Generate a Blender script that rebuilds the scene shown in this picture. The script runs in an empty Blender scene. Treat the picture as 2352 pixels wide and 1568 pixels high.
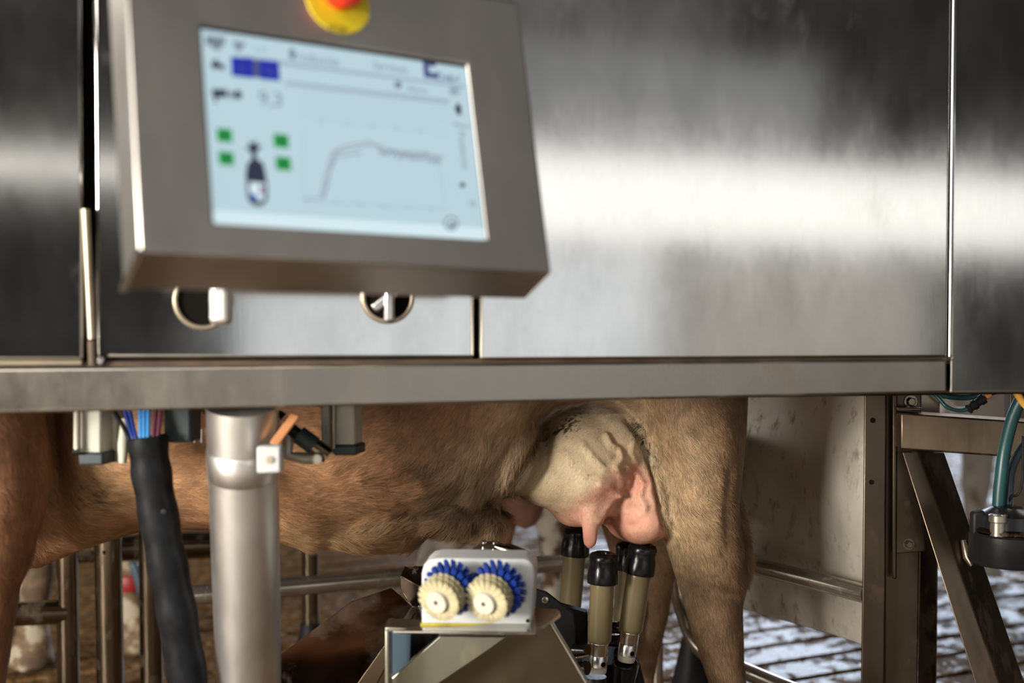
import bpy, bmesh, math, random
import numpy as np
from mathutils import Vector, Matrix
R = math.radians
random.seed(7)
C = bpy.context.scene.collection
sc = bpy.context.scene

# ---------------------------------------------------------------- camera
F = 2800.0; CX, CY = 1176.0, 784.0
CAMZ = 1.0; PITCH = R(2.0)
cd = bpy.data.cameras.new('camera'); cam = bpy.data.objects.new('camera', cd); C.objects.link(cam)
cam.location = (0, 0, CAMZ); cam.rotation_euler = (R(90) - PITCH, 0, 0)
cd.sensor_width = 36.0; cd.lens = F / 2352 * 36.0
cd.clip_start = .05; cd.clip_end = 100
cd.dof.use_dof = True; cd.dof.focus_distance = 2.13; cd.dof.aperture_fstop = 2.0; cd.dof.aperture_blades = 0
sc.camera = cam
# ---------------------------------------------------------------- world, lights, exposure
sc.view_settings.view_transform = 'Standard'; sc.view_settings.look = 'None'
sc.view_settings.gamma = 1; sc.view_settings.use_curve_mapping = False
sc.view_settings.exposure = 0.0
w = bpy.data.worlds.new('World'); sc.world = w; w.use_nodes = True
bg = w.node_tree.nodes['Background']; bg.inputs[0].default_value = (.60, .56, .50, 1); bg.inputs[1].default_value = .04

def area(name, loc, target, sx, sy, power, col):
    l = bpy.data.lights.new(name, 'AREA'); l.shape = 'RECTANGLE'; l.size = sx; l.size_y = sy
    l.energy = power; l.color = col
    o = bpy.data.objects.new(name, l); C.objects.link(o); o.location = loc
    d = Vector(target) - Vector(loc); o.rotation_euler = d.to_track_quat('-Z', 'Y').to_euler()
    return o
# window row, slit and far opening are barn daylight; fills and key are added
area('daylight_window_row', (6.2, -5.2, 1.80), (6.2, 0, 1.80), 6.4, .70, 27, (1, .985, .95))
area('daylight_window_slit', (.75, -5.2, 1.86), (.75, 0, 1.86), 4.5, .08, 4.6, (1, .97, .90))
area('low_panel_fill', (2.9, -5.2, .72), (2.9, 0, .72), 3.4, 1.3, 15, (.92, .96, 1))  # unseen fill, stands in for lit ground reflected low in the panels
area('low_panel_fill_far', (6.1, -5.2, .80), (6.1, 0, .80), 3.0, 1.1, 5.5, (1, .95, .86))  # weaker added fill, carries the low reflection on to the right
area('upper_panel_fill', (3.9, -5.2, 2.58), (3.9, 0, 2.58), 4.8, .86, 3.9, (.95, .97, 1))  # added fill that greys the wide panel above its bright band
area('top_panel_fill', (3.2, -5.2, 3.25), (3.2, 0, 3.25), 4.0, .5, .6, (1, .97, .92))  # faint added fill for the reflection near the panel's top
area('terminal_face_fill', (6.4, -4.0, 6.3), (0.2, 1.5, 1.0), 8.0, 5.0, 34, (1, .96, .90))  # unseen lamp added for the terminal's face to reflect
area('walkway_fill', (-1.6, -1.8, 3.0), (-.2, -.2, 0), 2.2, 1.6, 75, (1, .94, .86))  # added to light the walkway and brighten the terminal's underside
area('cow_key_left', (-3.35, -1.45, 1.36), (0.2, 2.1, .62), 1.5, 1.25, 410, (1, .94, .84))  # unseen key lighting the cow from the left; no door is known there
area('daylight_far_opening', (6.9, 13.2, 2.9), (6.9, 0, 2.9), 13.0, 4.0, 1500, (.70, .82, 1))
area('rear_plate_fill', (-9.0, 3.6, 2.8), (1.0, 2.4, .9), 3, 2.4, 80, (1, .98, .94))  # unseen lamp added to brighten the rear plate
area('warm_floor_fill', (3.4, 7.5, 5.2), (1.8, 4.5, 0), 4, 3, 150, (1, .90, .76))  # unseen lamp added to warm the slats behind the cow

# ---------------------------------------------------------------- ray helpers: photo pixel -> point in the room
SP, CP = math.sin(PITCH), math.cos(PITCH)
def ray(px, py):
    x = (px - CX) / F; y = (CY - py) / F
    return Vector((x, CP + y * SP, y * CP - SP))
def at(px, py, Y):
    d = ray(px, py); return Vector((0, 0, CAMZ)) + d * (Y / d.y)
def on(px, py, p0, n):
    d = ray(px, py); o = Vector((0, 0, CAMZ)); return o + d * ((Vector(p0) - o).dot(n) / d.dot(n))

# ---------------------------------------------------------------- materials
def nodes(name):
    m = bpy.data.materials.new(name); m.use_nodes = True
    nt = m.node_tree; return m, nt, nt.nodes['Principled BSDF']
def N(nt, t, **k):
    n = nt.nodes.new(t)
    for a, b in k.items():
        if a in n.inputs.keys(): n.inputs[a].default_value = b
        else: setattr(n, a, b)
    return n
def ramp(nt, src, stops):
    r = nt.nodes.new('ShaderNodeValToRGB'); nt.links.new(src, r.inputs[0])
    el = r.color_ramp.elements
    while len(el) < len(stops): el.new(.5)
    for e, (p, c) in zip(el, stops):
        e.position = p; e.color = c if len(c) == 4 else (*c, 1)
    return r
def coords(nt, scale=(1, 1, 1), rot=(0, 0, 0)):
    t = N(nt, 'ShaderNodeTexCoord'); mp = N(nt, 'ShaderNodeMapping')
    mp.inputs['Scale'].default_value = scale; mp.inputs['Rotation'].default_value = rot
    nt.links.new(t.outputs['Object'], mp.inputs[0]); return mp.outputs[0]
def plain(name, col, rough=.5, metal=0.0, noise=.0, nscale=20, spec=.5, bump=0., coat=0.):
    m, nt, b = nodes(name)
    b.inputs['Roughness'].default_value = rough; b.inputs['Metallic'].default_value = metal
    b.inputs['Specular IOR Level'].default_value = spec; b.inputs['Coat Weight'].default_value = coat
    b.inputs['Base Color'].default_value = (*col, 1)
    if noise or bump:
        n = N(nt, 'ShaderNodeTexNoise', Scale=nscale, Detail=6.0, Roughness=.6)
        nt.links.new(coords(nt), n.inputs['Vector'])
        if noise:
            c0 = tuple(c * (1 - noise) for c in col); c1 = tuple(min(1, c * (1 + noise)) for c in col)
            r = ramp(nt, n.outputs['Fac'], [(.3, c0), (.7, c1)]); nt.links.new(r.outputs[0], b.inputs['Base Color'])
        if bump:
            bp = N(nt, 'ShaderNodeBump', Strength=bump, Distance=.002)
            nt.links.new(n.outputs['Fac'], bp.inputs['Height']); nt.links.new(bp.outputs[0], b.inputs['Normal'])
    return m
def steel(name, col=(.60, .58, .55), r0=.26, r1=.42, dirt=.35, dirtcol=(.10, .075, .05), brush=1.0, dscale=9, streak=1.0, vert=True, dirtthr=.56, mt=1.0):
    """brushed stainless sheet: stretched noise in roughness and bump, mottled film, specks of muck"""
    m, nt, b = nodes(name); L = nt.links
    b.inputs['Metallic'].default_value = 1
    v0 = coords(nt)
    sv = coords(nt, (60, 60, 3.0) if vert else (3, 60, 60))
    br = N(nt, 'ShaderNodeTexNoise', Scale=6.0, Detail=5.0, Roughness=.6); L.new(sv, br.inputs['Vector'])
    mo = N(nt, 'ShaderNodeTexNoise', Scale=14.0, Detail=6.0, Roughness=.62); L.new(coords(nt, (1, 1, .55)), mo.inputs['Vector'])
    mix = N(nt, 'ShaderNodeMath', operation='ADD'); 
    ms = N(nt, 'ShaderNodeMath', operation='MULTIPLY'); ms.inputs[1].default_value = .35 * brush
    L.new(br.outputs['Fac'], ms.inputs[0]); L.new(ms.outputs[0], mix.inputs[0]); L.new(mo.outputs['Fac'], mix.inputs[1])
    mr = N(nt, 'ShaderNodeMapRange'); mr.inputs['From Min'].default_value = .45; mr.inputs['From Max'].default_value = .95
    mr.inputs['To Min'].default_value = r0; mr.inputs['To Max'].default_value = r1
    L.new(mix.outputs[0], mr.inputs['Value']); L.new(mr.outputs[0], b.inputs['Roughness'])
    dn = N(nt, 'ShaderNodeTexNoise', Scale=float(dscale), Detail=8.0, Roughness=.68)
    L.new(coords(nt, (1, 1, .5)), dn.inputs['Vector'])
    dr = ramp(nt, dn.outputs['Fac'], [(dirtthr, (0, 0, 0)), (dirtthr + .13, (1, 1, 1))])
    dm = N(nt, 'ShaderNodeMath', operation='MULTIPLY'); dm.inputs[1].default_value = dirt; L.new(dr.outputs[0], dm.inputs[0])
    cv = ramp(nt, mo.outputs['Fac'], [(.3, tuple(c * .86 for c in col)), (.7, tuple(min(1, c * 1.08) for c in col))])
    mx = N(nt, 'ShaderNodeMix', data_type='RGBA')
    L.new(dm.outputs[0], mx.inputs[0]); L.new(cv.outputs[0], mx.inputs[6]); mx.inputs[7].default_value = (*dirtcol, 1)
    L.new(mx.outputs[2], b.inputs['Base Color'])
    mm = N(nt, 'ShaderNodeMath', operation='MULTIPLY_ADD'); mm.inputs[1].default_value = -.8 * mt; mm.inputs[2].default_value = mt
    L.new(dm.outputs[0], mm.inputs[0]); L.new(mm.outputs[0], b.inputs['Metallic'])
    bp = N(nt, 'ShaderNodeBump', Strength=.035 * brush, Distance=.001)
    L.new(mix.outputs[0], bp.inputs['Height']); L.new(bp.outputs[0], b.inputs['Normal'])
    return m
M = {}
M['panel'] = steel('brushed_stainless_panel', (.62, .61, .59), .095, .135, .10, dirtcol=(.20, .17, .13), dirtthr=.60)
M['beam'] = steel('dirty_stainless_beam', (.37, .34, .30), .26, .42, .55, dirtcol=(.10, .085, .07), dscale=7, dirtthr=.55)
M['box'] = steel('terminal_stainless', (.60, .57, .53), .30, .38, .10, brush=.6)
M['pipe'] = steel('galvanised_pipe', (.50, .46, .39), .17, .28, .8, dirtcol=(.075, .05, .03), dscale=34, brush=.3, dirtthr=.57, mt=.88)
M['darkpipe'] = steel('stained_stainless_pipe', (.22, .175, .125), .17, .30, .8, dirtcol=(.05, .033, .02), dscale=18, brush=.3, dirtthr=.53)
M['frame'] = steel('muddy_stainless_frame', (.135, .102, .073), .32, .48, .75, dirtcol=(.07, .042, .022), dscale=12, dirtthr=.52)
M['sheet'] = steel('splashed_stainless_sheet', (.66, .62, .54), .44, .60, .8, dirtcol=(.20, .145, .075), dscale=44, dirtthr=.55, mt=.6)
M['arm'] = steel('polished_arm_sheet', (.26, .20, .165), .12, .22, .35, dirtcol=(.06, .035, .02), dscale=8, brush=.3)
M['armlight'] = steel('bare_arm_sheet', (.36, .35, .29), .34, .46, .35, dirtcol=(.36, .31, .07), dscale=10, brush=.4, dirtthr=.55)
M['dullplate'] = steel('dull_brown_plate', (.13, .10, .065), .38, .52, .4, dirtcol=(.06, .045, .025), dscale=6, brush=.3)
M['pole'] = steel('satin_steel_pole', (.74, .72, .70), .40, .48, .0, brush=.4)
M['shine'] = plain('shiny_steel', (.70, .69, .68), .27, 1)
M['gap'] = plain('dark_gap', (.006, .005, .004), .9, spec=.1)
M['seal'] = plain('brown_seal', (.075, .05, .032), .7, noise=.4)
M['lip'] = plain('worn_brass_lip', (.42, .36, .27), .42, .8, noise=.2)
M['rubber'] = plain('black_rubber', (.009, .009, .010), .22, 0, spec=.42, bump=.12, nscale=150)
M['matt'] = plain('matt_black_plastic', (.009, .009, .010), .55, 0, spec=.25, noise=.5, nscale=40)
M['sleeve'] = plain('black_woven_sleeve', (.009, .0095, .011), .5, 0, spec=.12, noise=.6, nscale=30, bump=.5)
M['shell'] = plain('milky_plastic_shell', (.225, .18, .095), .30, 0, noise=.12, nscale=12, spec=.5)
M['shellend'] = plain('off_white_plastic', (.62, .60, .50), .4)
M['white'] = plain('white_plastic', (.62, .64, .65), .42, 0, noise=.04, nscale=8)
M['ivory'] = plain('ivory_bristle', (.50, .45, .28), .5, noise=.18, nscale=60)
M['hub'] = plain('ivory_hub', (.56, .54, .46), .4)
M['blue'] = plain('blue_bristle', (.008, .035, .25), .45, noise=.25, nscale=60)
M['stain'] = plain('yellow_stain', (.42, .36, .04), .5, noise=.4, nscale=50)
M['bluehose'] = plain('light_blue_hose', (.08, .34, .78), .35)
M['navyhose'] = plain('navy_hose', (.02, .05, .30), .35)
M['plumhose'] = plain('plum_hose', (.14, .04, .07), .4)
M['teal'] = plain('teal_hose', (.010, .052, .056), .38, noise=.2)
M['greyblue'] = plain('blue_grey_hose', (.05, .08, .11), .4)
M['yellow'] = plain('yellow_plastic', (.75, .60, .02), .45)
M['red'] = plain('red_plastic', (.75, .03, .01), .35)
M['amber'] = plain('amber_plastic', (.75, .38, .06), .4)
M['orange'] = plain('orange_fitting', (.55, .24, .10), .45)
M['block'] = plain('pale_valve_block', (.52, .51, .44), .4, .3, noise=.12)
M['blockend'] = plain('slate_rubber_end', (.035, .05, .055), .5)
M['hoof'] = plain('dirty_hoof', (.035, .025, .018), .5, noise=.5, nscale=40, bump=.6)
M['band'] = plain('orange_leg_band', (.65, .12, .03), .5)
M['bandred'] = plain('red_leg_band', (.25, .012, .010), .5)
M['bandblue'] = plain('blue_grey_tag', (.03, .06, .09), .4)
M['concrete'] = plain('barn_concrete', (.30, .29, .27), .8, noise=.3, nscale=3, bump=.4)
M['opfloor'] = plain('pale_walkway_concrete', (.46, .42, .37), .7, noise=.15, nscale=2, bump=.2)
M['ink'] = plain('dark_ink', (.03, .03, .02), .6)

def emis(name, col, s=1.0):
    m, nt, b = nodes(name)
    b.inputs['Base Color'].default_value = (.02, .02, .02, 1); b.inputs['Roughness'].default_value = .25
    b.inputs['Emission Color'].default_value = (*col, 1); b.inputs['Emission Strength'].default_value = s; b.inputs['Specular IOR Level'].default_value = .12
    return m
def srgb(r, g, b):
    f = lambda c: (c / 255 / 12.92) if c / 255 <= .04045 else ((c / 255 + .055) / 1.055) ** 2.4
    return (f(r), f(g), f(b))

# ---------------------------------------------------------------- mesh helpers
class MB:
    def __init__(s): s.v = []; s.f = []; s.m = []; s.mi = 0
    def add(s, vs, fs, mi=None):
        o = len(s.v); s.v += [tuple(p) for p in vs]; s.f += [tuple(i + o for i in f) for f in fs]
        s.m += [s.mi if mi is None else mi] * len(fs); return s
    def prism(s, poly, ext, mi=None):
        """polygon (list of 3-D points) swept by vector ext"""
        n = len(poly); e = Vector(ext)
        vs = [Vector(p) for p in poly] + [Vector(p) + e for p in poly]
        fs = [tuple(range(n)), tuple(range(2 * n - 1, n - 1, -1))]
        fs += [(i, n + i, n + (i + 1) % n, (i + 1) % n) for i in range(n)]
        return s.add(vs, fs, mi)
    def box(s, c, ax, ay, az, mi=None):
        """centre and three half-axis vectors"""
        c, ax, ay, az = map(Vector, (c, ax, ay, az))
        return s.prism([c - ax - ay - az, c + ax - ay - az, c + ax + ay - az, c - ax + ay - az], az * 2, mi)
    def ring(s, pts, rad, n=20, mi=None, cap=True, flat=None):
        """tube through pts with radius per point (number or list)"""
        pts = [Vector(p) for p in pts]; k = len(pts)
        if not hasattr(rad, '__len__'): rad = [rad] * k
        t0 = (pts[1] - pts[0]).normalized()
        a = t0.orthogonal().normalized(); vs = []
        prev = t0
        for i in range(k):
            if i == 0: t = t0
            elif i == k - 1: t = (pts[i] - pts[i - 1])
            else: t = (pts[i + 1] - pts[i - 1])
            t = t.normalized() if t.length > 1e-9 else prev
            q = prev.rotation_difference(t); a = (q @ a); a = (a - t * a.dot(t)).normalized(); prev = t
            bb = t.cross(a)
            for j in range(n):
                th = 2 * math.pi * j / n
                vs.append(pts[i] + (a * math.cos(th) + bb * math.sin(th)) * rad[i])
        fs = []
        for i in range(k - 1):
            for j in range(n):
                fs.append((i * n + j, i * n + (j + 1) % n, (i + 1) * n + (j + 1) % n, (i + 1) * n + j))
        if cap: fs.append(tuple(range(n - 1, -1, -1))); fs.append(tuple((k - 1) * n + j for j in range(n)))
        return s.add(vs, fs, mi)
    def lathe(s, base, axis, prof, n=32, mi=None):
        """profile [(height, radius)] turned about base+axis (prof heights in metres)"""
        ax = Vector(axis).normalized(); a = ax.orthogonal().normalized(); b = ax.cross(a); vs = []
        for h, r in prof:
            for j in range(n):
                th = 2 * math.pi * j / n
                vs.append(Vector(base) + ax * h + (a * math.cos(th) + b * math.sin(th)) * max(r, 1e-5))
        k = len(prof); fs = []
        for i in range(k - 1):
            for j in range(n):
                fs.append((i * n + j, i * n + (j + 1) % n, (i + 1) * n + (j + 1) % n, (i + 1) * n + j))
        fs.append(tuple(range(n - 1, -1, -1))); fs.append(tuple((k - 1) * n + j for j in range(n)))
        return s.add(vs, fs, mi)
    def build(s, name, mats, parent=None, smooth=False, bevel=0, segs=2, sub=0):
        me = bpy.data.meshes.new(name); me.from_pydata(s.v, [], s.f)
        for m in (mats if isinstance(mats, (list, tuple)) else [mats]): me.materials.append(m)
        for p, i in zip(me.polygons, s.m): p.material_index = i
        bm = bmesh.new(); bm.from_mesh(me); bmesh.ops.recalc_face_normals(bm, faces=bm.faces); bm.to_mesh(me); bm.free()
        o = bpy.data.objects.new(name, me); C.objects.link(o)
        if parent:
            o.parent = parent; o.matrix_parent_inverse = parent.matrix_basis.inverted()
        if bevel:
            bv = o.modifiers.new('bevel', 'BEVEL'); bv.width = bevel; bv.segments = segs; bv.limit_method = 'ANGLE'; bv.angle_limit = R(35)
        if sub:
            ss = o.modifiers.new('sub', 'SUBSURF'); ss.levels = sub; ss.render_levels = sub
        if smooth or bevel:
            for p in me.polygons: p.use_smooth = True
            try: me.set_sharp_from_angle(angle=R(40))
            except Exception: pass
        return o
def tag(o, label=None, cat=None, group=None, kind=None):
    if label: o['label'] = label
    if cat: o['category'] = cat
    if group: o['group'] = group
    if kind: o['kind'] = kind
    return o
def empty(name, loc, label=None, cat=None, group=None):
    o = bpy.data.objects.new(name, None); C.objects.link(o); o.location = loc; o.empty_display_size = .05
    return tag(o, label, cat, group)
def smoothpath(pts, n=8):
    """Catmull-Rom through the points"""
    P = [Vector(p) for p in pts]; P = [P[0] * 2 - P[1]] + P + [P[-1] * 2 - P[-2]]; out = []
    for i in range(1, len(P) - 2):
        for k in range(n):
            t = k / n
            out.append(.5 * ((2 * P[i]) + (P[i + 1] - P[i - 1]) * t + (2 * P[i - 1] - 5 * P[i] + 4 * P[i + 1] - P[i + 2]) * t * t
                             + (3 * P[i] - P[i - 1] - 3 * P[i + 1] + P[i + 2]) * t ** 3))
    out.append(P[-2]); return out

# ---------------------------------------------------------------- floor of the barn
TH = R(25)                       # the stalls run 25 degrees off the picture plane
sd = Vector((math.cos(TH), math.sin(TH), 0)); sn = Vector((-math.sin(TH), math.cos(TH), 0))
def floor_material():
    m, nt, b = nodes('wet_slatted_concrete'); L = nt.links
    v = coords(nt)
    n1 = N(nt, 'ShaderNodeTexNoise', Scale=2.2, Detail=8.0, Roughness=.65); L.new(v, n1.inputs['Vector'])
    n2 = N(nt, 'ShaderNodeTexNoise', Scale=34.0, Detail=6.0, Roughness=.7); L.new(v, n2.inputs['Vector'])
    c = ramp(nt, n2.outputs['Fac'], [(.36, (.035, .017, .006)), (.52, (.15, .080, .030)), (.68, (.33, .205, .095))])
    L.new(c.outputs[0], b.inputs['Base Color'])
    n4 = N(nt, 'ShaderNodeTexNoise', Scale=13.0, Detail=9.0, Roughness=.78); L.new(v, n4.inputs['Vector'])
    ad = N(nt, 'ShaderNodeMath', operation='MULTIPLY_ADD'); ad.inputs[1].default_value = .55; L.new(n1.outputs['Fac'], ad.inputs[0]); L.new(n4.outputs['Fac'], ad.inputs[2])
    r = ramp(nt, ad.outputs[0], [(.725, (.12,) * 3), (.775, (.72,) * 3)]); L.new(r.outputs[0], b.inputs['Roughness'])
    sp = ramp(nt, ad.outputs[0], [(.725, (.9,) * 3), (.775, (.04,) * 3)]); L.new(sp.outputs[0], b.inputs['Specular IOR Level'])
    n3 = N(nt, 'ShaderNodeTexNoise', Scale=110.0, Detail=4.0, Roughness=.7); L.new(v, n3.inputs['Vector'])
    a3 = N(nt, 'ShaderNodeMath', operation='MULTIPLY_ADD'); a3.inputs[1].default_value = .45; L.new(n3.outputs['Fac'], a3.inputs[0]); L.new(n2.outputs['Fac'], a3.inputs[2])
    bp = N(nt, 'ShaderNodeBump', Strength=.55, Distance=.008); L.new(a3.outputs[0], bp.inputs['Height']); L.new(bp.outputs[0], b.inputs['Normal'])
    return m
M['floor'] = floor_material()
fb = MB(); pitch = .142; gap = .032
for i in range(-22, 96):
    off = i * pitch
    for j in range(-7, 12):
        a0 = j * 1.25 + (.62 if (i // 9) % 2 else 0)
        c = sn * (off + .5) + sd * (a0 + .575)
        fb.box(c + Vector((0, 0, -.06)), sd * .575, sn * ((pitch - gap) / 2), (0, 0, .06))
    
for j in range(-7, 12):          # the solid webs that join the slats (a little lower)
    for blk in range(-3, 11):
        a0 = j * 1.25 + (.62 if blk % 2 else 0)
        c = sn * (blk * 9 * pitch + 4 * pitch + .5) + sd * (a0 + 1.2)
        fb.box(c + Vector((0, 0, -.0615)), sd * .052, sn * (4.5 * pitch + .002), (0, 0, .0585))
fl = fb.build('floor', M['floor']); tag(fl, 'wet brown slatted concrete floor', kind='structure')
bv = MB(); bv.box((1, 6, -.34), (9, 0, 0), (0, 9, 0), (0, 0, .02))
tag(bv.build('trim_1', M['gap']), 'dark slurry pit under the slats', kind='structure')
of = MB(); of.box((0, -2.6, -.05), (9, 0, 0), (0, 3.3, 0), (0, 0, .06))  # slab out of view, put in pale to brighten the terminal's underside
tag(of.build('floor_front', M['opfloor']), 'unseen pale concrete walkway added in front of the cabinet', kind='structure')
wb = MB(); wb.box((3, 14.2, .45), (9, 0, 0), (0, .12, 0), (0, 0, .47))
tag(wb.build('wall_back', M['concrete']), 'low concrete barn wall far behind the cows', kind='structure')

# ---------------------------------------------------------------- robot cabinet (stainless front)
A0 = at(0, 840, 1.55); A1 = at(2180, 840, 1.85)
wu = Vector((A1.x - A0.x, A1.y - A0.y, 0)).normalized(); wn = Vector((wu.y, -wu.x, 0))   # wn looks at the camera
def W(px, py, off=0.0): return on(px, py, A0 + wn * off, wn)
cab = empty('robot_cabinet', (W(1176, 930).x, W(1176, 930).y, W(1176, 930).z - .0),
            'long brushed stainless steel cabinet front with a rail along its lower edge', 'milking robot cabinet')
def panel(name, x0, x1, y0, y1, off=0.0, th=.03, mat='panel', bev=.004, label=None, xb0=None, xb1=None):
    mb = MB()
    a = W(x0, y0, off); b_ = W(x1, y0, off); c = W(xb1 if xb1 is not None else x1, y1[1] if isinstance(y1, tuple) else y1, off)
    d = W(xb0 if xb0 is not None else x0, y1[0] if isinstance(y1, tuple) else y1, off)
    mb.prism([a, b_, c, d], -wn * th)
    o = mb.build(name, M[mat], cab, bevel=bev, segs=3)
    if label: o['label'] = label
    return o
YT = -420
panel('door_panel', -330, 184, YT, 827, xb1=192, label='left stainless panel with a narrow highlight')
panel('door_panel', 206, 1088, YT, 826, off=-.012, xb0=218, xb1=1092, bev=.007, label='middle stainless panel behind the terminal')
panel('door_panel', 1108, 2190, YT, (826, 820), off=.004, xb0=1102, xb1=2176, bev=.004, label='wide stainless panel with a broad bright band')
panel('side_panel', 2197, 2760, YT, (903, 897), off=.0, xb0=2183, bev=.003, label='right stainless panel reaching down to the lower edge')
# carcass behind the doors
mb = MB(); mb.prism([W(-330, YT, -.033), W(2760, YT, -.033), W(2700, 900, -.033), W(-330, 938, -.033)], -wn * .14)
mb.build('carcass', M['gap'], cab)
mb = MB(); mb.prism([W(-330, 834, -.008), W(2176, 818, -.008), W(2176, 836, -.008), W(-330, 852, -.008)], -wn * .022)
mb.build('door_seal', M['seal'], cab)
mb = MB(); mb.prism([W(-330, 828, .002), W(188, 826, .002), W(190, 839, .002), W(-330, 842, .002)], -wn * .02)
mb.build('door_lip', M['lip'], cab, bevel=.002)
mb = MB(); mb.prism([W(-330, 848, .006), W(2176, 825, .006), W(2176, 902, .006), W(-330, 957, .006)], -wn * .038)
mb.build('base_rail', M['beam'], cab, bevel=.004, segs=3)
# beads and hinge
mb = MB(); mb.ring([W(197, 480, .0), W(211, 778, .0)], .0052, 12); mb.build('hinge_pin', M['lip'], cab, smooth=True)
mb = MB(); mb.ring([W(211, 782, .0), W(213, 838, .0)], .0055, 12); mb.build('hinge_pin', M['seal'], cab, smooth=True)
mb = MB(); mb.ring([W(2195, YT, .002), W(2181, 818, .002)], .0026, 10); mb.build('edge_bead', M['shine'], cab, smooth=True)
mb = MB(); mb.lathe(W(230, 828, -.006), wn, [(0, .0062), (.004, .006), (.007, .004), (.008, .0)], 16); mb.build('dome_screw', M['shine'], cab, smooth=True)
mb = MB(); mb.lathe(W(2186, 822, .0), wn, [(0, .004), (.003, .0036), (.005, 0)], 12); mb.build('dome_screw', M['shine'], cab, smooth=True)
# the two round locks under the terminal
def torus(mb, c, ax, Rr, r, n=40, k=10):
    ax = Vector(ax).normalized(); a = ax.orthogonal().normalized(); b_ = ax.cross(a); vs = []; fs = []
    for i in range(n):
        th = 2 * math.pi * i / n; d = a * math.cos(th) + b_ * math.sin(th)
        for j in range(k):
            ph = 2 * math.pi * j / k; vs.append(Vector(c) + d * (Rr + r * math.cos(ph)) + ax * r * math.sin(ph))
    for i in range(n):
        for j in range(k):
            fs.append((i * k + j, ((i + 1) % n) * k + j, ((i + 1) % n) * k + (j + 1) % k, i * k + (j + 1) % k))
    mb.add(vs, fs)
for (lx, ly, rr) in ((467, 690, 62), (890, 682, 56)):
    c = W(lx, ly, -.010); rad = rr * c.y / F
    mb = MB(); torus(mb, c + wn * .004, wn, rad, .0035); mb.lathe(c, wn, [(-.006, rad * .98), (.0, rad * .98)], 32)
    ring_ = mb.build('lock_cup', [M['lip']], cab, smooth=True)
    mb = MB(); mb.lathe(c, wn, [(.0, rad * .92), (.0012, rad * .92)], 32); mb.build('cup_recess', M['gap'], ring_)
    if lx < 600:
        q = at(503, 698, c.y - .035); mb = MB()
        mb.prism([q + Vector((math.sin(t_) * 0 + .0150 * (1 if k_ in (0, 1) else -1), 0, .028 * (1 if k_ in (1, 2) else -1))) for k_, t_ in enumerate((0, 0, 0, 0))], Vector((0, .022, 0)))
        mb.build('turn_handle', M['pole'], ring_, bevel=.010, segs=5)
        mb = MB(); mb.ring([c + wn * .001 + wu * .012, q + Vector((0, .02, .008))], [.008, .008], 16); mb.build('spindle', M['shine'], ring_, smooth=True)
    else:
        q = c + wn * .004
        mb = MB(); mb.box(q + wn * .012, (wu * .007), Vector((0, 0, .034)), wn * .008)
        mb.build('key_bow', M['shine'], ring_, bevel=.004)
        mb = MB(); mb.box(q + wn * .010, (wu * .021 + Vector((0, 0, .016))), (wu * -.004 + Vector((0, 0, .005))), wn * .006)
        mb.build('key_blade', M['shine'], ring_, bevel=.003)

# ---------------------------------------------------------------- control terminal
def rotm(rx, ry, rz):
    return (Matrix.Rotation(rz, 3, 'Z') @ Matrix.Rotation(ry, 3, 'Y') @ Matrix.Rotation(rx, 3, 'X'))
camR = Matrix.Rotation(R(90) - PITCH, 3, 'X')
TR = camR @ rotm(-.23266, .55478, -.01059)
TO = Vector((0, 0, CAMZ)) + camR @ Vector((-.17028, .21261, -1.27780))
tx, ty, tn = TR @ Vector((1, 0, 0)), TR @ Vector((0, 1, 0)), TR @ Vector((0, 0, 1))
SW, SH = .305, .305 / 1.47278
term = empty('control_terminal', TO - ty * .2 - tn * .05, 'tilted stainless steel touchscreen terminal showing a white milking screen', 'control terminal')
def TP(x, y, z=0): return TO + tx * x + ty * y + tn * z
def tloc(px, py):
    q = on(px, py, TO, tn) - TO; return q.dot(tx), q.dot(ty)
bl, br_, trc = tloc(318, 580), tloc(1262, 630), tloc(1187, 8)
x0, x1 = bl[0], (br_[0] + trc[0]) / 2; yb0, yb1, yt = bl[1], br_[1], trc[1]
FZ = .004
def bq(px, py, back):       # back corner: same pixel, 'back' metres behind the face
    p0 = TO - tn * back; q = on(px, py, p0, tn) - TO; return TP(q.dot(tx), q.dot(ty), q.dot(tn))
mb = MB()
f = [TP(x0, yb0, FZ), TP(x1, yb1, FZ), TP(x1, yt, FZ), TP(x0, yt, FZ)]
k1, k2 = bq(283, 664, .075), bq(1207, 687, .075)
k3 = k2 + (TP(x1, yt) - TP(x1, yb1)) ; k4 = k1 + (TP(x0, yt) - TP(x0, yb0))
# front face has a hole for the display: four strips
h = [TP(-SW/2, -SH/2, FZ), TP(SW/2, -SH/2, FZ), TP(SW/2, SH/2, FZ), TP(-SW/2, SH/2, FZ)]
hb = [p - tn * .006 for p in h]
vs = f + h + hb + [k1, k2, k3, k4]
fs = [(0, 1, 5, 4), (1, 2, 6, 5), (2, 3, 7, 6), (3, 0, 4, 7), (4, 5, 9, 8), (5, 6, 10, 9), (6, 7, 11, 10), (7, 4, 8, 11), (8, 9, 10, 11),
      (0, 12, 13, 1), (1, 13, 14, 2), (2, 14, 15, 3), (3, 15, 12, 0), (12, 15, 14, 13)]
mb.add(vs, fs); mb.build('enclosure', M['box'], term, bevel=.0035, segs=3)
# swivel bracket that carries the terminal on the cabinet
p = TP(-.02, .02, -.07); q = on(760, 420, A0 - wn * .02, wn)
mb = MB(); mb.ring([p, q], .03, 20); mb.build('swivel_mount', M['box'], term, smooth=True)
# narrow flange round the lower left edge
mb = MB(); mb.ring([TP(x0, yb0, FZ) , k1], .0035, 8); mb.build('folded_edge', M['shine'], term, smooth=True)

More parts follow.
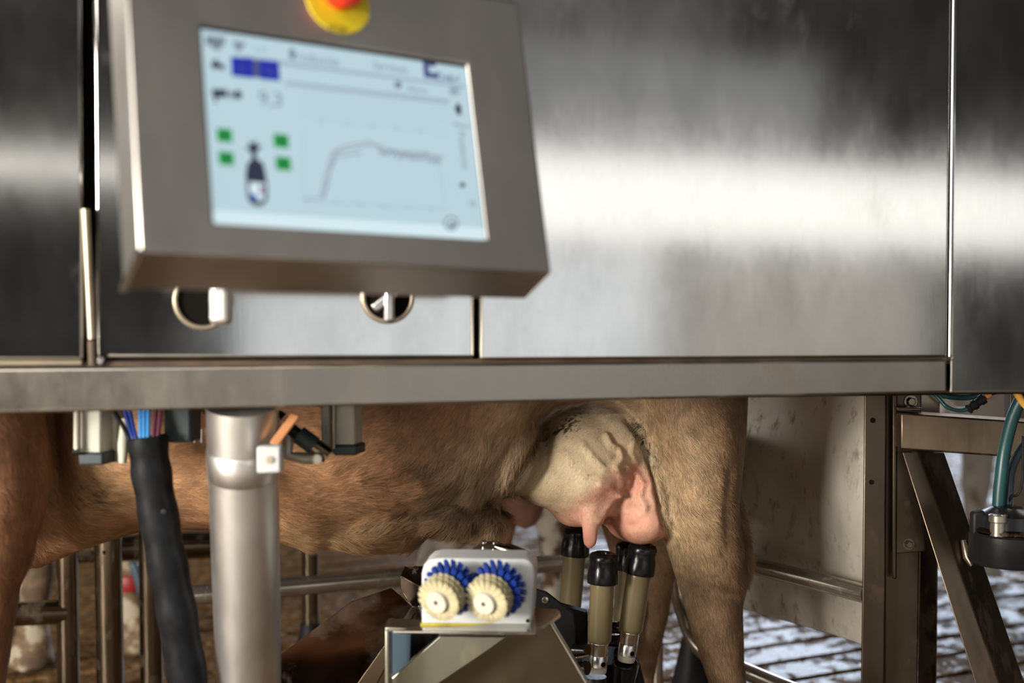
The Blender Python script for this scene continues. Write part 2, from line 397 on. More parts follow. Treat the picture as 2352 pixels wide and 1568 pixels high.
# screen: one flat display, its picture as material regions
SM = [emis('screen_ground', srgb(190, 216, 226), .93), emis('screen_dark', srgb(38, 44, 66)), emis('screen_blue', srgb(14, 34, 165)),
      emis('screen_green', srgb(22, 152, 72)), emis('screen_grey', srgb(120, 136, 150)), emis('screen_pale', srgb(160, 180, 195)),
      emis('screen_white', srgb(212, 234, 240)), emis('screen_red', srgb(150, 110, 140)), emis('screen_navy', srgb(70, 78, 128)),
      emis('screen_greendark', srgb(8, 84, 40)), plain('screen_bezel', (.01, .01, .012), .4)]
sb = MB()
def SQ(u0, v0, u1, v1, mi, z=.0003):      # u right, v down, both 0..1
    P = lambda u, v: TP((u - .5) * SW, (.5 - v) * SH, z)
    sb.add([P(u0, v0), P(u0, v1), P(u1, v1), P(u1, v0)], [(0, 1, 2, 3)], mi)
def SPoly(pts, mi, z=.0003):
    sb.add([TP((u - .5) * SW, (.5 - v) * SH, z) for u, v in pts], [tuple(range(len(pts)))], mi)
def SLine(pts, wd, mi, z=.0004):
    for (a, b_), (c, d) in zip(pts[:-1], pts[1:]):
        dx, dy = (c - a) * SW, (d - b_) * SH; l = math.hypot(dx, dy) or 1; nx, ny = -dy / l * wd / 2, dx / l * wd / 2
        SPoly([(a + nx / SW, b_ + ny / SH), (c + nx / SW, d + ny / SH), (c - nx / SW, d - ny / SH), (a - nx / SW, b_ - ny / SH)], mi, z)
def suv(px, py):
    x, y = tloc(px, py); return x / SW + .5, .5 - y / SH
def SPx(pts, mi, z=.0003): SPoly([suv(*p) for p in pts], mi, z)
def SCirc(px, py, r, mi, z=.0003, n=14):
    SPx([(px + r * math.cos(2 * math.pi * i / n), py + r * math.sin(2 * math.pi * i / n)) for i in range(n)], mi, z)
def SText(txt, px, py, hpx, mi, z=.0006, vert=False):
    cu = bpy.data.curves.new('t', 'FONT'); cu.body = txt; cu.size = 1
    o = bpy.data.objects.new('t', cu); C.objects.link(o); bpy.context.view_layer.update()
    me = o.to_mesh(); u, v = suv(px, py); s = hpx * TO.y / F / .72
    vs = []
    for q in me.vertices:
        x, y = q.co.x * s, q.co.y * s
        if vert: x, y = y, -x
        vs.append(TP((u - .5) * SW + x, (.5 - v) * SH + y, z))
    fs_ = [tuple(p.vertices) for p in me.polygons]; sb.add(vs, fs_, mi)
    bpy.data.objects.remove(o); bpy.data.curves.remove(cu)
SQ(0, 0, 1, 1, 0, .0)
SQ(-.004, -.004, 1.0, .016, 10, .0005)
SQ(0, .93, 1, 1, 6, .0001)
# header
SPx([(560, 128), (1068, 196), (1070, 203), (560, 140)], 5, .0002)
SPx([(655, 185), (1030, 228), (1032, 240), (655, 196)], 5, .0002)
for k in range(5):
    y = 206 + 15 * k; SLine([suv(690, y), suv(1030, y + 44)], .0006, 5)
SText('Productie', 666, 137, 22, 4); SText('Services', 856, 158, 20, 4); SText('Alarm', 935, 210, 16, 4)
SPx([(664, 112), (676, 113), (676, 138), (664, 136)], 4, .0007)
SCirc(914, 195, 9, 4); SText('9,3', 594, 240, 34, 4)
# cow-side icons, upper left
for k in range(5): SPx([(474 + 9 * k, 82 + k), (480 + 9 * k, 83 + k), (479 + 9 * k, 103 + 3 * (k % 2)), (473 + 9 * k, 102 + 3 * (k % 2))], 1)
SPx([(482, 100), (512, 104), (504, 116), (492, 115)], 4)
SPx([(532, 97), (546, 92), (552, 100), (566, 96), (556, 112), (545, 122), (540, 106)], 4)
SText('OFF', 582, 118, 14, 5)
SPx([(484, 148), (496, 134), (504, 146), (516, 150), (514, 162), (500, 156), (490, 160)], 1)
SPx([(530, 130), (580, 134), (581, 180), (532, 174)], 2); SPx([(596, 137), (640, 142), (643, 186), (598, 182)], 2)
SPx([(580, 136), (597, 138), (598, 180), (581, 178)], 8)
SText('01', 545, 164, 18, 8); SText('02', 608, 170, 18, 8)
# cow and number row
SPx([(486, 204), (520, 206), (524, 222), (490, 226)], 1); SPx([(492, 224), (498, 225), (497, 236), (492, 235)], 1)
SPx([(524, 214), (534, 206), (536, 224), (528, 228)], 4)
SCirc(546, 218, 10, 1)
# four quarter fields and the cow seen from above
for (a, b_) in ((497, 294), (501, 347), (627, 307), (632, 359)):
    SPx([(a, b_), (a + 35, b_ + 3), (a + 37, b_ + 34), (a + 2, b_ + 31)], 3)
    SPx([(a + 12, b_ + 10), (a + 25, b_ + 11), (a + 26, b_ + 24), (a + 13, b_ + 23)], 9, .0005)
SPx([(570, 322), (578, 330), (588, 322), (590, 334), (602, 336), (592, 346), (588, 352), (590, 366), (604, 374), (610, 400), (614, 426),
     (614, 460), (600, 474), (578, 470), (568, 455), (564, 400), (568, 375), (578, 366), (578, 352), (562, 338), (574, 336)], 1)
SPx([(572, 418), (608, 421), (608, 440), (604, 462), (580, 460), (574, 450)], 6, .0005)
SPx([(574, 446), (590, 448), (590, 460), (576, 458)], 2, .0007); SPx([(594, 426), (606, 428), (606, 446), (596, 444)], 7, .0007)
# graph
SLine([suv(696, 458), suv(736, 456), suv(744, 452), suv(752, 420), suv(765, 360), suv(775, 348), suv(800, 344), suv(850, 332), suv(880, 342), suv(930, 350),
       suv(985, 352), suv(1010, 366)], .0011, 4)
SLine([suv(736, 452), suv(748, 400), suv(762, 352), suv(790, 336), suv(850, 326), suv(900, 350), suv(960, 356), suv(1000, 358), suv(1020, 362)], .0011, 7)
SLine([suv(742, 455), suv(758, 390), suv(772, 360), suv(830, 352)], .0009, 8)
SLine([suv(1000, 358), suv(1012, 400), suv(1022, 470)], .0008, 5)
SLine([suv(696, 462), suv(1030, 480)], .0008, 5); SLine([suv(696, 300), suv(700, 462)], .0006, 5)
for k in range(5):
    SText('0%d' % (k + 1), 735 + 56 * k, 284 + 5 * k, 10, 5); SText('%d0' % (k + 1), 765 + 55 * k, 470 + 4 * k, 10, 5)
random.seed(3)
for k in range(34):
    u = 870 + 4.2 * k; v = 346 + (k / 34) * 18 + random.uniform(-7, 7); SPx([(u, v), (u + 3, v), (u + 3, v + 9), (u, v + 9)], 4, .0005)
# right-hand column and logo
SPx([(970, 138), (1002, 142), (1000, 154), (984, 152), (986, 166), (1008, 170), (1006, 182), (974, 178)], 8)
SText('DeL', 1000, 184, 22, 8); SText('aval', 1030, 184, 15, 8)
SCirc(1044, 207, 14, 5); SText('A', 1036, 214, 18, 4); SCirc(1052, 250, 8, 1); SPx([(1048, 236), (1054, 238), (1060, 262), (1050, 266)], 1)
SText('Menu', 1042, 292, 14, 4); SText('Productie', 1052, 300, 18, 4, vert=True); SCirc(1062, 425, 6, 1); SText('18', 1074, 474, 16, 4)
SCirc(1036, 513, 17, 4); SCirc(1036, 513, 12, 6, .0004); SCirc(1037, 515, 8, 4, .0005)
scr = sb.build('screen', SM, term); scr['label'] = 'lit pale blue touchscreen with green fields, a graph and a dark cow shape'
# emergency stop at the top edge
e = tloc(773, 8); ec = TP(e[0], e[1], FZ)
stop = None
mb = MB(); mb.lathe(ec, tn, [(0, .0365), (.0015, .0365)], 40); col_ = mb.build('emergency_collar', M['yellow'], term); col_['label'] = 'round yellow emergency collar'
sb = MB(); SText('STOP', 749, 74, 14, 0, z=FZ + .0022); sb.build('collar_lettering', M['ink'], col_)
mb = MB(); mb.lathe(ec + ty * .006, tn, [(0.0015, .016), (.012, .015), (.013, .020), (.022, .0215), (.028, .0195), (.030, .010), (.0305, 0)], 36)
pl = mb.build('mushroom_button', M['red'], term, smooth=True); pl['label'] = 'red mushroom emergency button'

# ---------------------------------------------------------------- the cow
TC = R(12.9)
cu_ = Vector((math.cos(TC), math.sin(TC), 0)); cv_ = Vector((-math.sin(TC), math.cos(TC), 0))
CO = Vector((.243, 2.03, 0))
def CV(px, py, v): return on(px, py, CO + cv_ * v, cv_)         # point at depth v inside the cow
def loft(mb, rings, n=28):
    """rings: (centre, e1*radius, e2*radius[, power])"""
    vs = []
    for rg in rings:
        c, a, b_ = rg[:3]; pw = rg[3] if len(rg) > 3 else 1.0
        for j in range(n):
            th = 2 * math.pi * j / n; cs, sn_ = math.cos(th), math.sin(th)
            cs = math.copysign(abs(cs) ** pw, cs); sn_ = math.copysign(abs(sn_) ** pw, sn_)
            vs.append(Vector(c) + Vector(a) * cs + Vector(b_) * sn_)
    k = len(rings); fs = []
    for i in range(k - 1):
        for j in range(n):
            fs.append((i * n + j, i * n + (j + 1) % n, (i + 1) * n + (j + 1) % n, (i + 1) * n + j))
    fs.append(tuple(range(n - 1, -1, -1))); fs.append(tuple((k - 1) * n + j for j in range(n)))
    mb.add(vs, fs)
def leg(mb, rows, v_of, th_of, n=28):
    """rows (py, px_front, px_back) -> horizontal rings at depth v; th = half thickness"""
    rings = []
    for i, (py, xa, xb) in enumerate(rows):
        v = v_of[i]; a = CV(xa, py, v); b_ = CV(xb, py, v); c = (a + b_) / 2
        rings.append((c, (b_ - a) / 2, cv_ * th_of[i]))
    loft(mb, rings, n)
Z = Vector((0, 0, 1))
VC = .30
def ell(mb, px, py, v, rx, rz, rv, seg=24):
    c = CV(px, py, v); s = c.y / F
    rings = []
    for i in range(1, seg // 2):
        t = math.pi * i / (seg // 2); k = math.sin(t)
        rings.append((c + Z * (rz * s * math.cos(t)), cu_ * (rx * s * k), cv_ * (rv * k)))
    rings = [(c + Z * (rz * s * .999), cu_ * .001, cv_ * .001)] + rings + [(c - Z * (rz * s * .999), cu_ * .001, cv_ * .001)]
    loft(mb, rings, seg)
def remesh(name, mbs, voxel, smooth_it, mat, smoothf=.5):
    """union of closed shapes -> one continuous skin"""
    allb = MB()
    for m_ in mbs: allb.add(m_.v, m_.f)
    o = allb.build(name, mat)
    rm = o.modifiers.new('r', 'REMESH'); rm.mode = 'VOXEL'; rm.voxel_size = voxel
    sm_ = o.modifiers.new('s', 'SMOOTH'); sm_.iterations = smooth_it; sm_.factor = smoothf
    dg = bpy.context.evaluated_depsgraph_get(); dg.update()
    me = bpy.data.meshes.new_from_object(o.evaluated_get(dg)); me.name = name
    o.modifiers.clear(); old = o.data; o.data = me; bpy.data.meshes.remove(old)
    if not me.materials: me.materials.append(mat)
    me.polygons.foreach_set('use_smooth', [True] * len(me.polygons)); me.update()
    return o
# --- vectorised noise
def hash3(ix, iy, iz, s=0):
    h = (ix.astype(np.int64) * 73856093) ^ (iy.astype(np.int64) * 19349663) ^ (iz.astype(np.int64) * 83492791) ^ (s * 2654435761)
    h = (h ^ (h >> 13)) * 1274126177; h &= 0x7fffffff; h = (h ^ (h >> 16))
    return (h & 0xffffff) / float(0xffffff)
def vnoise(P, scale, s=0):
    Q = P * scale; I = np.floor(Q).astype(np.int64); f = Q - I; f = f * f * (3 - 2 * f); r = 0
    for dx in (0, 1):
        for dy in (0, 1):
            for dz in (0, 1):
                wgt = (f[:, 0] if dx else 1 - f[:, 0]) * (f[:, 1] if dy else 1 - f[:, 1]) * (f[:, 2] if dz else 1 - f[:, 2])
                r = r + wgt * hash3(I[:, 0] + dx, I[:, 1] + dy, I[:, 2] + dz, s)
    return r
def fbm(P, scale, oct_=3, s=0):
    r = 0; a = 1; t = 0
    for k in range(oct_): r = r + a * vnoise(P, scale * 2 ** k, s + k); t += a; a *= .55
    return r / t
RX = np.array([[1, 0, 0], [0, CP, SP], [0, -SP, CP]])
def proj(P):
    """room points -> the side-view chart used to lay out coat, veins and folds (x right, y down)"""
    q = P - np.array([0, 0, CAMZ]); fw = q[:, 1] * CP - q[:, 2] * SP; up = q[:, 1] * SP + q[:, 2] * CP
    return CX + F * q[:, 0] / fw, CY - F * up / fw
def seg_dist(X, Y, pts):
    d = np.full(X.shape, 1e9)
    for (a, b_), (c, e_) in zip(pts[:-1], pts[1:]):
        L2 = (c - a) ** 2 + (e_ - b_) ** 2; t = np.clip(((X - a) * (c - a) + (Y - b_) * (e_ - b_)) / L2, 0, 1)
        d = np.minimum(d, np.hypot(X - a - t * (c - a), Y - b_ - t * (e_ - b_)))
    return d
def sstep(x, a, b_):
    t = np.clip((x - a) / (b_ - a), 0, 1); return t * t * (3 - 2 * t)
def blob(X, Y, cx_, cy_, rx, ry, rot=0.):
    c, s = math.cos(R(rot)), math.sin(R(rot)); u = ((X - cx_) * c + (Y - cy_) * s) / rx; v = (-(X - cx_) * s + (Y - cy_) * c) / ry
    return np.exp(-(u * u + v * v))

torso = MB()
st = [  # px, bottom py, half width, squareness
    (-520, 1260, .17), (-420, 1275, .24), (-260, 1300, .28), (-100, 1330, .285), (20, 1338, .200), (100, 1308, .205), (165, 1280, .285), (220, 1262, .305), (320, 1232, .325),
    (480, 1236, .335), (640, 1262, .34), (720, 1284, .34), (900, 1264, .34), (1040, 1250, .335), (1110, 1238, .33), (1165, 1185, .325),
    (1215, 1090, .325), (1265, 1000, .32), (1330, 955, .32), (1400, 940, .32), (1500, 935, .32), (1640, 900, .30), (1700, 850, .26), (1730, 780, .20)]
rings = []
for px, py, a in st:
    c = CV(px, py, .17); zb = c.z; q = CV(px, 800, VC); base = c - cv_ * (c - CO).dot(cv_) + cv_ * VC
    # keep the same place along the cow
    along = (CV(px, 1000, 0.0) - CO).dot(cu_); zt = 1.40 if px < 1500 else 1.40 - (px - 1500) * .0004
    zc = (zb + zt) / 2; rings.append((CO + cu_ * along + cv_ * VC + Z * zc, cv_ * a, Z * ((zt - zb) / 2), .80))
loft(torso, rings, 40)
# flank roll and brisket fullness
flank = MB()
ell(flank, 1010, 1165, .17, 110, 62, .13); ell(flank, 1098, 1184, .19, 64, 58, .12); ell(flank, 860, 1180, .22, 160, 82, .17)
ell(flank, 1150, 1030, .16, 90, 120, .13)
hind = MB()
leg(hind, [(560, 1330, 1690), (700, 1335, 1712), (800, 1350, 1705), (880, 1385, 1698), (925, 1425, 1696), (980, 1462, 1693), (1040, 1487, 1689), (1100, 1502, 1686), (1160, 1511, 1683), (1220, 1526, 1690),
           (1280, 1544, 1700), (1335, 1560, 1702), (1390, 1576, 1700), (1440, 1590, 1702), (1500, 1608, 1705), (1568, 1630, 1711), (1640, 1642, 1716), (1760, 1650, 1724), (1850, 1650, 1728), (1900, 1640, 1740), (1960, 1622, 1752)],
    [.17, .16, .15, .14, .13, .125, .12, .115, .11, .11, .11, .11, .11, .11, .11, .11, .11, .11, .11, .11, .11],
    [.16, .17, .165, .16, .15, .14, .125, .11, .095, .085, .070, .062, .055, .048, .040, .036, .034, .034, .038, .042, .046], 32)
hock = MB()     # Achilles tendon and point of the hock
leg(hock, [(1030, 1655, 1690), (1120, 1672, 1700), (1200, 1682, 1711), (1260, 1686, 1720), (1300, 1684, 1723), (1330, 1676, 1714), (1380, 1660, 1702)],
    [.12] * 7, [.022, .024, .03, .034, .036, .034, .03], 16)
far = MB()      # far hind leg
leg(far, [(980, 1420, 1650), (1100, 1400, 1620), (1200, 1385, 1590), (1260, 1400, 1566), (1320, 1424, 1545), (1400, 1446, 1532), (1450, 1452, 1520), (1500, 1458, 1508), (1568, 1452, 1496), (1650, 1448, 1494), (1740, 1446, 1496), (1790, 1436, 1502)],
    [.50] * 12, [.12, .11, .095, .08, .065, .052, .046, .04, .036, .034, .038, .044], 24)
fore = MB()
leg(fore, [(760, -330, 120), (900, -290, 108), (960, -270, 103), (1030, -245, 118), (1100, -215, 120), (1180, -185, 100), (1240, -160, 82), (1290, -140, 74), (1320, -120, 60), (1350, -108, 44), (1420, -98, 34), (1500, -92, 22), (1568, -84, 12), (1700, -78, 8), (1850, -76, 16), (2000, -74, 20), (2060, -84, 26)],
    [.02, .02, .02, .02, .02, .025, .03, .035, .04, .05, .06, .07, .08, .09, .09, .09, .09], [.10, .10, .10, .10, .095, .085, .075, .065, .055, .05, .045, .04, .036, .034, .036, .042, .046], 28)
fore2 = MB()
leg(fore2, [(1100, -260, 60), (1250, -220, 20), (1350, -180, -30), (1568, -150, -60), (1800, -140, -60)], [.5] * 5, [.09, .07, .05, .04, .045], 20)
neck = MB()
loft(neck, [(CV(-330, 700, VC), cv_ * .17, Z * .30), (CV(-520, 600, VC), cv_ * .14, Z * .24), (CV(-700, 480, VC), cv_ * .11, Z * .18)], 24)
udder = MB()
ell(udder, 1330, 1062, .165, 128, 132, .125); ell(udder, 1452, 1120, .175, 92, 124, .12); ell(udder, 1375, 1010, .20, 128, 110, .14)
ell(udder, 1262, 1080, .19, 100, 84, .13); ell(udder, 1350, 1080, .42, 130, 120, .12); ell(udder, 1455, 1120, .42, 90, 118, .12)
ell(udder, 1348, 1158, .135, 62, 52, .07); ell(udder, 1470, 1185, .13, 66, 64, .08)
ell(udder, 1318, 1162, .17, 52, 47, .07)
teat = MB()
tt = [(1170, 23), (1190, 21.5), (1205, 20.5), (1222, 19.5), (1240, 18), (1252, 14.5), (1259, 9), (1263, 3)]
trs = []
for y, r in tt:
    c = CV(1357 - (y - 1170) * .02, y, .075); s = c.y / F; trs.append((c, cu_ * (r * s), cv_ * (r * s)))
loft(teat, trs, 20)
cow = remesh('cow', [torso, flank, hind, hock, far, fore, fore2, neck, udder, teat], .0065, 7, plain('tmp', (.5, .5, .5)))
me = cow.data
bm = bmesh.new(); bm.from_mesh(me); bm.verts.ensure_lookup_table()
_P = np.array([v.co[:] for v in bm.verts]); _X, _Y = proj(_P); _V = (_P - np.array(CO)) @ np.array(cv_)
_m = (_X > 1185) & (_X < 1720) & (_Y > 945) & (_Y < 1275) & (_V < .26) & ((_X < 1545) | (_Y > 1150))
es = [e for e in bm.edges if _m[e.verts[0].index] and _m[e.verts[1].index]]
bmesh.ops.subdivide_edges(bm, edges=es, cuts=1, use_grid_fill=True, smooth=.0)
bm.to_mesh(me); bm.free(); me.polygons.foreach_set('use_smooth', [True] * len(me.polygons)); me.update()
nV = len(me.vertices)
P = np.empty(nV * 3); me.vertices.foreach_get('co', P); P = P.reshape(-1, 3)
Nn = np.empty(nV * 3); me.vertex_normals.foreach_get('vector', Nn); Nn = Nn.reshape(-1, 3)
VV = (P - np.array(CO)) @ np.array(cv_)
X, Y = proj(P)
near = (sstep(VV, .36, .28)) * (Nn @ -np.array(cv_) > -.2)
D = np.zeros(nV)
# milk veins and folds on the udder
veins = [([(1392, 1000), (1402, 1022), (1420, 1030), (1428, 1052), (1412, 1072), (1425, 1092), (1444, 1098), (1440, 1120), (1420, 1136)], 6, .0055),
         ([(1440, 1075), (1462, 1088), (1478, 1112), (1470, 1140), (1482, 1160), (1478, 1180)], 7, .006),
         ([(1340, 1020), (1362, 1050), (1390, 1075), (1412, 1078)], 7, .004), ([(1430, 1115), (1410, 1150), (1392, 1175), (1378, 1195)], 9, .005),
         ([(1300, 1040), (1320, 1070), (1345, 1088)], 8, .003), ([(1455, 1010), (1450, 1040), (1462, 1062)], 6, .003),
         ([(1378, 1112), (1400, 1118), (1416, 1132)], 6, .004), ([(1500, 1100), (1492, 1130), (1505, 1160)], 7, .003)]
for pts, wd, amp in veins:
    wd = wd * 1.1; D += near * 1.05 * amp * np.exp(-(seg_dist(X, Y, pts) / wd) ** 2)
# cleft between the quarters and the pocket above the rear quarter
D -= near * .007 * np.exp(-(seg_dist(X, Y, [(1432, 1128), (1418, 1155), (1400, 1180), (1394, 1205)]) / 9) ** 2)
D -= near * .0045 * np.exp(-(seg_dist(X, Y, [(1452, 1165), (1474, 1180), (1470, 1202), (1450, 1208)]) / 11) ** 2)
# crease where the thigh lies against the udder
D -= near * .013 * np.exp(-(seg_dist(X, Y, [(1440, 965), (1462, 990), (1486, 1040), (1502, 1095), (1514, 1155), (1529, 1215)]) / 6) ** 2)
D += near * .004 * (fbm(P, 22, 2, 77) - .5) * 2 * blob(X, Y, 1420, 1130, 120, 90)
# wrinkled skin of the flank
fl_ = blob(X, Y, 1000, 1150, 190, 80, -12)
D += near * fl_ * .010 * (fbm(P @ np.array([[1, 0, 0], [0, 1, 0], [0, 0, 1.]]), 26, 3, 5) - .5)
for pts, wd, amp in [([(840, 1220), (900, 1195), (980, 1180), (1050, 1145), (1080, 1110)], 10, -.008), ([(960, 1240), (1020, 1215), (1075, 1195), (1082, 1170)], 9, -.008),
                     ([(1165, 1150), (1190, 1110), (1215, 1060), (1245, 1000)], 12, -.012), ([(1100, 1235), (1130, 1205), (1160, 1165)], 9, -.006),
                     ([(820, 1100), (900, 1085), (990, 1080)], 14, .004), ([(700, 1275), (730, 1282), (760, 1270)], 14, .007)]:
    D += near * amp * np.exp(-(seg_dist(X, Y, pts) / wd) ** 2)
# tendon line and folds over the hock
for pts, wd, amp in [([(1676, 1085), (1668, 1180), (1674, 1265)], 13, -.004), ([(1660, 1290), (1690, 1330), (1698, 1370)], 8, .004),
                     ([(1640, 1345), (1670, 1362), (1696, 1360)], 7, -.005), ([(1625, 1240), (1655, 1262), (1668, 1290)], 9, -.004), ([(1560, 1000), (1590, 1080), (1600, 1150)], 30, .006)]:
    D += near * amp * np.exp(-(seg_dist(X, Y, pts) / wd) ** 2)
D += .0035 * (fbm(P, 18, 3, 11) - .5)
P = P + Nn * D[:, None]
me.vertices.foreach_set('co', P.ravel()); me.update()
me.vertex_normals.foreach_get('vector', np.empty(nV * 3)) if False else None
def cowcol(P, X, Y, VV):
    """coat colour of every point (linear albedo), with some shade painted in"""
    n1 = fbm(P, 9, 4, 21)[:, None]; n2 = fbm(P, 60, 2, 31)[:, None]
    A = lambda *c: np.array(c)[None, :]
    mixc = lambda a, b_, t: a * (1 - t[:, None]) + b_ * t[:, None]
    c = np.ones((len(X), 3)) * A(.52, .29, .155)
    c = mixc(c, A(.50, .32, .17), blob(X, Y, 190, 1120, 110, 130))                 # pale elbow patch
    c = mixc(c, A(.44, .32, .20), sstep(X, 860, 1120) * .9)                         # browner towards the flank
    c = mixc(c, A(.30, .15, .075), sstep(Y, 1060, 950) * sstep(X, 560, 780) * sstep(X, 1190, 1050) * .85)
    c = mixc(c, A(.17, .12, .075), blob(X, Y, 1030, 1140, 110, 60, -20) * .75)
    c = mixc(c, A(.42, .27, .14), blob(X, Y, 780, 1240, 220, 50))
    c = mixc(c, A(.33, .165, .085), sstep(X, 130, 60))
    # hindquarter: olive brown, lighter front edge
    hq = sstep(X, 1470, 1520) * (VV < .32)
    c = mixc(c, A(.38, .255, .145), hq)
    c = mixc(c, A(.27, .17, .095), hq * sstep(X - (Y - 1150) * .12, 1600, 1680))  # shade painted on the thigh's rear side, turned from the light
    c = mixc(c, A(.50, .37, .22), hq * np.exp(-(seg_dist(X, Y, [(1475, 1010), (1512, 1120), (1535, 1210), (1565, 1320), (1610, 1470)]) / 26) ** 2) * .8)
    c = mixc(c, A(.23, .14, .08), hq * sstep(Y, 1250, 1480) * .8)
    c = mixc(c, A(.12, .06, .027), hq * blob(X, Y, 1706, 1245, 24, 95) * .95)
    c = mixc(c, A(.27, .165, .095), hq * sstep(Y, 1010, 940) * .7)  # cabinet's shadow on the thigh's top strip, painted into the colour
    c = mixc(c, A(.28, .17, .09), sstep(VV, .34, .40))
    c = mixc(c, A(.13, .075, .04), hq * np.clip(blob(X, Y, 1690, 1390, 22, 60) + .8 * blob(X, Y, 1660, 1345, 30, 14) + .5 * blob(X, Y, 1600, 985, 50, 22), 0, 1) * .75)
    c = c * (1 + .75 * (n1 - .5)) * (1 + .35 * (n2 - .5))
    # udder: cream above, pink below
    ud = (VV > .015) * (VV < .60) * sstep(X, 1150, 1200) * sstep(X, 1560, 1530) * sstep(Y, 920, 960)
    lim = 1150 + 25 * np.sin(X / 60.) - (X - 1345) * .60 * (X > 1345) + 40 * (fbm(P, 14, 2, 41) - .5)
    cream = A(.74, .59, .385) * (1 + .22 * (n1 - .5)); cream = cream * (1 + .10 * (n2 - .5))
    pink = mixc(np.ones((len(X), 3)) * A(.65, .29, .215), np.ones((len(X), 3)) * A(.60, .19, .145), sstep(Y, 1175, 1240)) * (1 + .18 * (n1 - .5)); tp = sstep(Y - lim, -26, 30)
    tp = np.maximum(tp, 0.85 * sstep(X + (Y - 1150) * .25, 1452, 1500) * sstep(Y, 1030, 1120))
    tp = tp * np.clip(.62 + .8 * (fbm(P, 34, 3, 43) - .35), .55, 1)
    tp = np.maximum(tp, .15 * blob(X, Y, 1430, 1040, 60, 60))
    uc = cream * (1 - tp[:, None]) + pink * tp[:, None]
    inside = in_udder(X, Y, VV)
    c = mixc(c, uc, inside * ud)
    # white fringe round the udder's arch
    fr = np.exp(-(seg_dist(X, Y, [(1285, 950), (1340, 938), (1400, 945), (1452, 985), (1490, 1060)]) / 15) ** 2) * (VV < .3)
    c = mixc(c, A(.58, .50, .36), fr * .8)
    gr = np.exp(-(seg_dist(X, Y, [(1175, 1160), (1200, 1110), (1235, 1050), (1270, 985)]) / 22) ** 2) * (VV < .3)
    c = mixc(c, A(.24, .17, .085), gr * .75)  # shade painted along the groove in front of the udder
    # muck: specks and clots
    sp = fbm(P, 190, 2, 51); reg = np.clip(blob(X, Y, 1290, 985, 80, 26, -35) + blob(X, Y, 1480, 1010, 22, 60, -30) + .6 * blob(X, Y, 1230, 1165, 60, 12, 15) + .8 * blob(X, Y, 215, 1140, 60, 50) + .5 * blob(X, Y, 950, 1170, 160, 60), 0, 1)
    c = mixc(c, A(.035, .025, .018), (sp + .30 * reg > .83) * reg ** .5)
    return np.clip(c, .01, 1)
def in_udder(X, Y, VV):
    e1_ = ((X - 1350) / 190) ** 2 + ((Y - 1075) / 150) ** 2
    left = X > 1180 + np.clip(1130 - Y, 0, 200) * .52
    # behind the thigh's front edge the skin is leg again
    edge = np.interp(Y, [920, 980, 1040, 1100, 1160, 1220, 1280], [1418, 1458, 1483, 1499, 1510, 1526, 1545])
    nearleg = (X > edge + 2)
    return (left & ~nearleg & (Y < 1275 - 30 * (X > 1512)) & (Y > 950) & ((VV < .34) | (Y < 1200))).astype(float)
X, Y = proj(P); VV = (P - np.array(CO)) @ np.array(cv_)
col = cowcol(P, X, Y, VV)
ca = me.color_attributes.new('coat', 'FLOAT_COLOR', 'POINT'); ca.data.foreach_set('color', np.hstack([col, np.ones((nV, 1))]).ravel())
def skin_material(name, hair=False):
    m, nt, b = nodes(name); L = nt.links
    a = N(nt, 'ShaderNodeAttribute'); a.attribute_name = 'coat'; L.new(a.outputs['Color'], b.inputs['Base Color'])
    b.inputs['Roughness'].default_value = .55 if hair else .62; b.inputs['Specular IOR Level'].default_value = .35
    if not hair:
        n = N(nt, 'ShaderNodeTexNoise', Scale=260.0, Detail=4.0); L.new(coords(nt, (1, 1, 1)), n.inputs['Vector'])
        n2 = N(nt, 'ShaderNodeTexNoise', Scale=70.0, Detail=4.0); L.new(coords(nt, (1, 1, 1)), n2.inputs['Vector'])
        ad = N(nt, 'ShaderNodeMath', operation='ADD'); L.new(n.outputs['Fac'], ad.inputs[0]); L.new(n2.outputs['Fac'], ad.inputs[1])
        bp = N(nt, 'ShaderNodeBump', Strength=.35, Distance=.0015); L.new(ad.outputs[0], bp.inputs['Height']); L.new(bp.outputs[0], b.inputs['Normal'])
        b.inputs['Subsurface Weight'].default_value = .12; b.inputs['Subsurface Radius'].default_value = (1, .35, .2); b.inputs['Subsurface Scale'].default_value = .008
    return m
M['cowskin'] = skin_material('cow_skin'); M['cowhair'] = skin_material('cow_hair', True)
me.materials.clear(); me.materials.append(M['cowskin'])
tag(cow, 'tan brown cow with a cream and pink udder standing behind the steel cabinet', 'cow')

